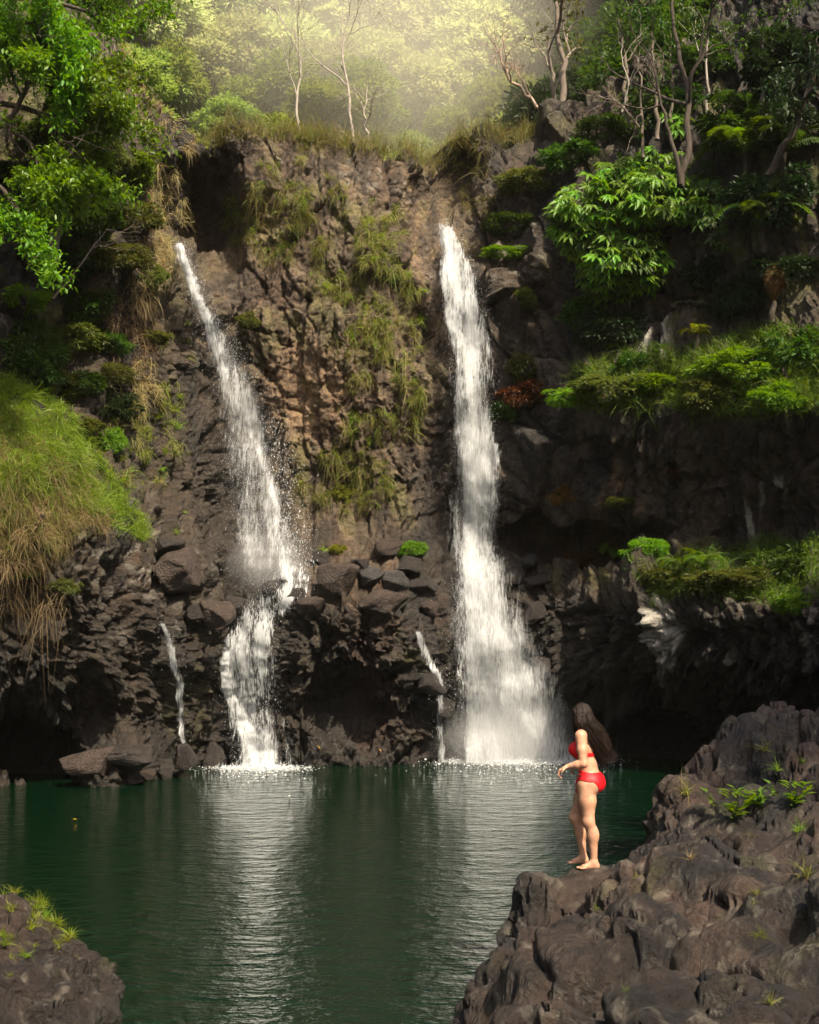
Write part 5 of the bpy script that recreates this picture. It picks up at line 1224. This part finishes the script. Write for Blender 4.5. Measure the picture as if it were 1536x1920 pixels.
class SDF:
    def __init__(s, lo, hi, h):
        s.lo = np.array(lo, float); s.h = h; n = np.ceil((np.array(hi) - s.lo) / h).astype(int) + 1
        s.ax = [s.lo[i] + h * np.arange(n[i]) for i in range(3)]; s.F = np.full(tuple(n), 1.0, np.float32)
    def win(s, mn, mx):
        sl = tuple(slice(max(0, int((mn[i] - s.lo[i]) / s.h)), max(0, int((mx[i] - s.lo[i]) / s.h) + 2)) for i in range(3))
        return sl, s.ax[0][sl[0]][:, None, None], s.ax[1][sl[1]][None, :, None], s.ax[2][sl[2]][None, None, :]
    def smin(s, sl, d, k):
        a = s.F[sl]; hh = np.clip(.5 + .5 * (a - d) / k, 0, 1); s.F[sl] = a * (1 - hh) + d * hh - k * hh * (1 - hh)
    def cone(s, a, b, ra, rb, k=.03):
        a, b = np.array(a, float), np.array(b, float); m = max(ra, rb) + k * 2 + .03
        sl, x, y, z = s.win(np.minimum(a, b) - m, np.maximum(a, b) + m); ab = b - a
        t = np.clip(((x - a[0]) * ab[0] + (y - a[1]) * ab[1] + (z - a[2]) * ab[2]) / (ab @ ab), 0, 1)
        d = np.sqrt((x - a[0] - t * ab[0]) ** 2 + (y - a[1] - t * ab[1]) ** 2 + (z - a[2] - t * ab[2]) ** 2) - (ra + (rb - ra) * t)
        s.smin(sl, d, k)
    def ell(s, c, r, k=.03, ang=0.0):
        c, r = np.array(c, float), np.array(r, float); m = max(r) + k * 2 + .03
        sl, x, y, z = s.win(c - m, c + m); ca, sa = math.cos(ang), math.sin(ang)
        X = (x - c[0]) * ca + (y - c[1]) * sa; Yy = -(x - c[0]) * sa + (y - c[1]) * ca; Z = z - c[2] + 0 * X
        q = np.sqrt((X / r[0]) ** 2 + (Yy / r[1]) ** 2 + (Z / r[2]) ** 2); g = np.sqrt((X / r[0] ** 2) ** 2 + (Yy / r[1] ** 2) ** 2 + (Z / r[2] ** 2) ** 2)
        s.smin(sl, q * (q - 1) / np.maximum(g, 1e-4), k)

# local frame: x right in view, y away from the camera, z up; she faces left and away
FW = np.array([-.93, .36, 0]); LFt = np.array([-.36, -.93, 0]); FANG = math.atan2(FW[1], FW[0])
def bp(f, l, z, base=(0, 0)): return np.array([base[0], base[1], 0]) + FW * f + LFt * l + np.array([0, 0, z])
def build_torso(S_):
    # pelvis, belly, ribcage, bust (forward, left, up)
    S_.ell(bp(-.02, 0, .90, (.008, 0)), (.110, .152, .105), .04, FANG)
    S_.ell(bp(.0, 0, 1.03, (.0, 0)), (.096, .122, .12), .05, FANG)
    S_.ell(bp(.02, 0, 1.19, (-.015, 0)), (.100, .138, .14), .05, FANG)
    S_.ell(bp(.0, 0, 1.31, (-.03, 0)), (.078, .150, .075), .04, FANG)
    for s in (-1, 1):
        S_.ell(bp(.088, .072 * s, 1.195, (-.02, 0)), (.066, .066, .068), .03, FANG)
        S_.ell(bp(-.066, .074 * s, .850, (.015, 0)), (.078, .084, .098), .035, FANG)
        S_.cone(bp(.0, .05 * s, 1.37, (-.035, 0)), bp(.0, .155 * s, 1.345, (-.03, 0)), .045, .050, .04)
    S_.cone(bp(-.01, 0, 1.33, (-.035, 0)), bp(.02, 0, 1.46, (-.045, .01)), .058, .050, .03)
LO, HI = (-.42, -.42, -.06), (.40, .46, 1.72)
BD = SDF(LO, HI, .0065)
build_torso(BD)
# legs: left leg nearer, straight; right leg behind, knee bent forward
def leg(hip, knee, calf, ankle, heel, toe):
    hip, knee, calf, ankle, heel, toe = map(np.array, (hip, knee, calf, ankle, heel, toe))
    mid = hip * .55 + knee * .45
    BD.cone(hip, mid, .101, .083, .04); BD.cone(mid, knee, .083, .056, .04); BD.ell(knee + [-.010, 0, 0], (.054, .052, .060), .03)
    BD.cone(knee, calf, .052, .053, .03); BD.cone(calf, ankle, .053, .033, .03)
    BD.ell(calf + [.012, 0, .015], (.048, .048, .09), .03)
    BD.ell(heel + [0, 0, .028], (.036, .034, .032), .02)
    ball = heel * .3 + toe * .7
    BD.cone(ankle - [0, 0, .02], heel + [0, 0, .035], .035, .034, .02); BD.cone(ankle - [0, 0, .025], ball + [0, 0, .022], .036, .022, .025)
    BD.cone(heel + [0, 0, .022], ball + [0, 0, .018], .028, .022, .02)
    dirf = norm(toe - ball); sd_ = np.array([-dirf[1], dirf[0], 0])
    BD.cone(ball + sd_ * .026 + [0, 0, .016], ball - sd_ * .026 + [0, 0, .018], .018, .020, .02)
    for i in range(5):
        o = (i - 2) * .0165; st = ball + sd_ * o + [0, 0, .014]; ln = .062 - .006 * abs(i - .6 - 0) if True else 0
        BD.cone(st, st + dirf * ln + [0, 0, -.002], .0115, .0085 if i else .012, .004)
leg(bp(-.005, .085, .84), (-.005, -.115, .475), (.035, -.105, .33), (.050, -.10, .085), (.068, -.095, .0), (-.110, -.135, 0))
leg(bp(.01, -.085, .84), (-.115, .105, .495), (-.06, .125, .33), (-.030, .135, .105), (-.012, .14, .02), (-.175, .135, .015))
# arms
def hand(w, d, up, seg=.031):
    """palm from wrist w along d; fingers curl towards -up"""
    d = norm(np.array(d, float)); up = norm(np.array(up, float)); sdw = np.cross(d, up)
    c = w + d * .045
    for o in (-.026, -.009, .009, .026): BD.cone(w + d * .012 + sdw * o * .6, w + d * .085 + sdw * o, .017, .0125, .012)
    for i, o in enumerate((-.028, -.0095, .0095, .027)):
        p0 = w + d * .085 + sdw * o; ln = (.038, .044, .041, .032)[i]
        p1 = p0 + norm(d * .75 - up * .65) * ln; p2 = p1 + norm(d * .1 - up) * ln * .72; p3 = p2 + norm(-d * .5 - up * .8) * ln * .55
        BD.cone(p0, p1, .0092, .0085, .003); BD.cone(p1, p2, .0085, .0078, .003); BD.cone(p2, p3, .0078, .0065, .003)
    t0 = w + d * .025 - sdw * .026; t1 = t0 + norm(d * .6 - sdw * .6 - up * .3) * .042; t2 = t1 + norm(d * .8 - up * .5) * .030
    BD.cone(w + d * .015, t0, .016, .013, .01); BD.cone(t0, t1, .0125, .0105, .006); BD.cone(t1, t2, .0105, .008, .003)
sL = bp(.0, .168, 1.335, (-.03, 0)); eL = np.array([-.070, -.225, 1.065]); wL = np.array([-.225, -.175, 1.035])
BD.cone(sL, sL * .5 + eL * .5, .056, .050, .035); BD.cone(sL * .5 + eL * .5, eL, .050, .041, .03); BD.cone(eL, eL * .6 + wL * .4, .041, .040, .02); BD.cone(eL * .6 + wL * .4, wL, .040, .025, .02)
hand(wL, (-.85, .15, -.45), (-.45, .1, .85))
sR = bp(.0, -.168, 1.335, (-.03, 0)); eR = np.array([.125, .205, 1.085]); wR = np.array([-.03, .30, 1.02])
BD.cone(sR, sR * .5 + eR * .5, .056, .050, .035); BD.cone(sR * .5 + eR * .5, eR, .050, .041, .03); BD.cone(eR, eR * .6 + wR * .4, .041, .040, .02); BD.cone(eR * .6 + wR * .4, wR, .040, .025, .02)
hand(wR, (-.85, .1, -.3), (-.3, .1, .9))
# head, looking at the falls: away and a little left
HD = norm(np.array([-.55, .83, 0])); HL = np.array([-HD[1], HD[0], 0]) * 1.0; hc_ = np.array([-.055, .02, 1.535]); HA = math.atan2(HD[1], HD[0])
BD.ell(hc_, (.093, .074, .102), .02, HA); BD.ell(hc_ + HD * .045 - [0, 0, .055], (.052, .052, .058), .03, HA)
BD.cone(hc_ + HD * .092 + [0, 0, .01], hc_ + HD * .108 - [0, 0, .025], .008, .013, .012)          # nose
BD.ell(hc_ + HD * .088 - [0, 0, .058], (.012, .024, .010), .008, HA); BD.ell(hc_ + HD * .082 - [0, 0, .092], (.018, .022, .016), .015, HA)
BD.ell(hc_ + HD * .085 + [0, 0, .026], (.012, .05, .010), .015, HA)
for s in (-1, 1): BD.ell(hc_ + HL * .075 * s - HD * .005 - [0, 0, .01], (.016, .008, .030), .006, HA)
bv, bf = surfnets(BD.F, BD.lo, BD.h)

def skinmat():
    m, n, l = newmat('skin'); out = nd(n, 'OutputMaterial'); b = nd(n, 'BsdfPrincipled', Roughness=.5); b.inputs['Specular IOR Level'].default_value = .4
    tc = nd(n, 'TexCoord'); nz = nd(n, 'TexNoise', Scale=14.0, Detail=5.0); l.new(tc.outputs['Object'], nz.inputs['Vector'])
    r = nd(n, 'ValToRGB'); r.color_ramp.elements[0].position = .32; r.color_ramp.elements[0].color = (.38, .195, .120, 1); r.color_ramp.elements[1].position = .7; r.color_ramp.elements[1].color = (.55, .305, .195, 1)
    l.new(nz.outputs[0], r.inputs[0]); l.new(r.outputs[0], b.inputs['Base Color'])
    b.inputs['Subsurface Weight'].default_value = .12; b.inputs['Subsurface Radius'].default_value = (.02, .008, .004); b.inputs['Subsurface Scale'].default_value = .6
    n2 = nd(n, 'TexNoise', Scale=60.0, Detail=3.0); l.new(tc.outputs['Object'], n2.inputs['Vector'])
    bpn = nd(n, 'Bump', Strength=.12, Distance=.01); l.new(n2.outputs[0], bpn.inputs['Height']); l.new(bpn.outputs[0], b.inputs['Normal'])
    l.new(b.outputs[0], out.inputs['Surface']); return m
M['skin'] = skinmat()
M['red'] = plainmat('red_fabric', (.62, .006, .012), .55, .12, 30, .35, .15)
M['hair'] = plainmat('dark_hair', (.016, .009, .006), .5, .6, 26, .25, .6, (3, 3, .35))
M['eye'] = plainmat('eye', (.25, .2, .18), .2)

k = np.hypot(oP[:, 0] - 1.80, oP[:, 1] - 14.42) < .12
FEET = np.array([1.805, 14.40, float(oP[k, 2].mean()) if k.any() else 1.215])
WOMAN = root('person', 'woman in a red bikini with long dark hair, standing barefoot on the outcrop', 'person', FEET)
obj('body', mesh('body', bv, bf), M['skin'], WOMAN)
# bikini: offset of the torso cut by regions
h2 = .0042
TS = SDF((-.32, -.32, .68), (.30, .32, 1.46), h2); build_torso(TS)
for hp, kn in ((bp(-.005, .085, .84), np.array([-.005, -.115, .475])), (bp(.01, -.085, .84), np.array([-.115, .105, .495]))): TS.cone(hp, hp * .55 + kn * .45, .104, .088, .04)
gx, gy_, gz = TS.ax[0][:, None, None], TS.ax[1][None, :, None], TS.ax[2][None, None, :]
fwd = gx * FW[0] + gy_ * FW[1]; lat = gx * LFt[0] + gy_ * LFt[1]
al = np.clip(np.abs(lat) / .155, 0, 1)
back = sstep(.06, -.08, fwd)
zc = .745 + (.155 - .02 * back) * (al ** (1.5 + .9 * back))
reg = np.maximum(gz - (.985 - .02 * back + 0 * lat), zc - gz)
for zz in (.955, .935): reg = np.maximum(reg, -np.maximum.reduce([np.abs(gz - zz) - .005 + 0 * lat, np.abs(fwd - .06) - .035 + 0 * gz, .06 - lat + 0 * gz]))
v, f = surfnets(np.maximum(TS.F - .006, reg).astype(np.float32), TS.lo, h2); obj('bikini_bottom', mesh('bikini_bottom', v, f), M['red'], WOMAN)
cups = np.full(TS.F.shape, 1.0)
for s in (-1, 1):
    c = bp(.12, .075 * s, 1.185, (-.02, 0)); cups = np.minimum(cups, np.sqrt((gx - c[0]) ** 2 + (gy_ - c[1]) ** 2 + (gz - c[2]) ** 2) - .092)
    for a_, b_ in ((bp(.10, .085 * s, 1.25, (-.02, 0)), bp(.02, .105 * s, 1.42, (-.03, 0))), (bp(.02, .105 * s, 1.42, (-.03, 0)), bp(-.11, .08 * s, 1.30, (-.02, 0))), (bp(-.11, .08 * s, 1.30, (-.02, 0)), bp(-.12, .07 * s, 1.15, (-.02, 0)))):
        ab = b_ - a_; t = np.clip(((gx - a_[0]) * ab[0] + (gy_ - a_[1]) * ab[1] + (gz - a_[2]) * ab[2]) / (ab @ ab), 0, 1)
        dd = np.sqrt((gx - a_[0] - t * ab[0]) ** 2 + (gy_ - a_[1] - t * ab[1]) ** 2 + (gz - a_[2] - t * ab[2]) ** 2); cups = np.minimum(cups, dd - (.012 if a_[2] > 1.28 or b_[2] > 1.28 else .012) - .012)
band = np.abs(gz - 1.145) - .018 + 0 * lat
v, f = surfnets(np.maximum(TS.F - .0065, np.minimum(cups, band)).astype(np.float32), TS.lo, h2); obj('bikini_top', mesh('bikini_top', v, f), M['red'], WOMAN)
# hair: mass plus strands blown back
HR = SDF((-.3, -.25, .95), (.42, .35, 1.72), .0075)
HR.ell(hc_ - HD * .012 + [0, 0, .016], (.105, .090, .112), .02, HA)
ch = np.array([[-.062, .005, 1.55], [-.045, -.015, 1.46], [.012, .0, 1.37], [.092, .02, 1.27], [.145, .03, 1.18], [.180, .03, 1.11]]); cr_ = [.096, .106, .120, .112, .098, .05]
for i in range(5): HR.cone(ch[i], ch[i + 1], cr_[i], cr_[i + 1], .03)
# keep the face clear
gx, gy_, gz = HR.ax[0][:, None, None], HR.ax[1][None, :, None], HR.ax[2][None, None, :]
fc = hc_ + HD * .105 - np.array([0, 0, .045]); fd = np.sqrt((gx - fc[0]) ** 2 + (gy_ - fc[1]) ** 2 + ((gz - fc[2]) * .8) ** 2) - .075
hv, hf = surfnets(np.maximum(HR.F, -fd).astype(np.float32), HR.lo, HR.h)
hn = fbm3(hv * np.array([38, 38, 5.]) + hv[:, [2, 2, 2]] * np.array([18., 0, 0]), 3, 4); hv = hv + norm(hv - hc_) * (.010 * hn)[:, None]
hair = obj('hair', mesh('hair', hv, hf), M['hair'], WOMAN)
A = Acc(); g = np.random.default_rng(5)
for i in range(900):
    a = g.uniform(0, 2 * PI); rr = g.uniform(.75, 1.18); st = g.integers(0, 3); ph = g.uniform(0, 6.3); n = 7
    tt_ = np.linspace(st, 5.25 + g.uniform(-1.0, .7), n); pth = []
    for t_ in tt_:
        c = np.array([np.interp(min(t_, 5), range(6), ch[:, q]) for q in range(3)]) + (max(t_ - 5, 0) * np.array([.06, .01, -.055])); r_ = np.interp(min(t_, 5), range(6), cr_) * rr * (1 + .5 * max(t_ - 4.2, 0))
        pth.append(c + r_ * (np.array([.80, .1, .55]) * math.cos(a) + np.array([-.1, 1, .0]) * math.sin(a)) + (.004 + .004 * t_) * np.array([math.sin(ph + t_ * 2.2), math.cos(ph + t_ * 1.7), .6 * math.sin(ph * 2 + t_ * 1.9)]))
    A.add(*tube(np.array(pth), np.linspace(.0034, .0010, n), 4))
obj('hair_strands', A.build('hair_strands'), M['hair'], hair)['kind'] = 'stuff'
for s in (-1, 1): obj('eye', mesh('eye', IV * .011 + hc_ + HD * .079 + HL * .031 * s + [0, 0, .008], IF), M['eye'], WOMAN)

# ------------------------------------------------------------------ air
def mist(name, label, c, r, dens, col, warp=.35):
    """a soft-edged cloud of fine droplets in an ellipsoid"""
    o = obj(name, mesh(name, IV, IF), None, None, c, None, r)
    m, n, l = newmat(name); out = nd(n, 'OutputMaterial'); vol = nd(n, 'VolumePrincipled', Anisotropy=-0.2); vol.inputs['Color'].default_value = (*col, 1)
    tc = nd(n, 'TexCoord'); ln = nd(n, 'VectorMath', operation='LENGTH'); l.new(tc.outputs['Object'], ln.inputs[0])
    nz = nd(n, 'TexNoise', Scale=2.2, Detail=3.0); l.new(tc.outputs['Object'], nz.inputs['Vector'])
    ad = nd(n, 'Math', operation='MULTIPLY_ADD'); ad.inputs[1].default_value = warp; l.new(nz.outputs[0], ad.inputs[0]); l.new(ln.outputs['Value'], ad.inputs[2])
    mr = nd(n, 'MapRange', interpolation_type='SMOOTHSTEP'); mr.inputs['From Min'].default_value = .15; mr.inputs['From Max'].default_value = .98; mr.inputs['To Min'].default_value = dens; mr.inputs['To Max'].default_value = 0
    l.new(ad.outputs[0], mr.inputs['Value']); l.new(mr.outputs[0], vol.inputs['Density']); l.new(vol.outputs[0], out.inputs['Volume'])
    o.data.materials.append(m); tag(o, label, 'mist', None, 'stuff'); return o
mist('mist', 'warm sunlit mist drifting over the treetops above the falls', unproj(715, -10, 50), (12.5, 11.0, 13.0), .078, (1.0, .95, .80))
mist('mist', 'fine white spray mist at the foot of the right fall', unproj(950, 1385, 40.2), (3.0, 1.3, 1.8), .7, (1, 1, 1))
mist('mist', 'fine white spray mist where the left fall hits the boulders', unproj(505, 1060, 39.8), (1.8, 1.0, 1.5), .6, (1, 1, 1))
S.cycles.volume_step_rate = 3.0; S.cycles.volume_max_steps = 96
hb = np.array([[-95, -35, -2.4], [95, -35, -2.4], [95, 130, -2.4], [-95, 130, -2.4], [-95, -35, 95], [95, -35, 95], [95, 130, 95], [-95, 130, 95]], float)
hz = obj('haze', mesh('haze', hb, np.array([[0, 3, 2, 1], [4, 5, 6, 7], [0, 1, 5, 4], [1, 2, 6, 5], [2, 3, 7, 6], [3, 0, 4, 7]]), False))
m, n, l = newmat('haze_air'); out = nd(n, 'OutputMaterial'); vol = nd(n, 'VolumePrincipled', Density=HAZE_DENSITY, Anisotropy=0.2); vol.inputs['Color'].default_value = (1.0, .95, .86, 1)
l.new(vol.outputs[0], out.inputs['Volume']); hz.data.materials.append(m)
tag(hz, 'sunlit haze filling the gorge', None, None, 'stuff')
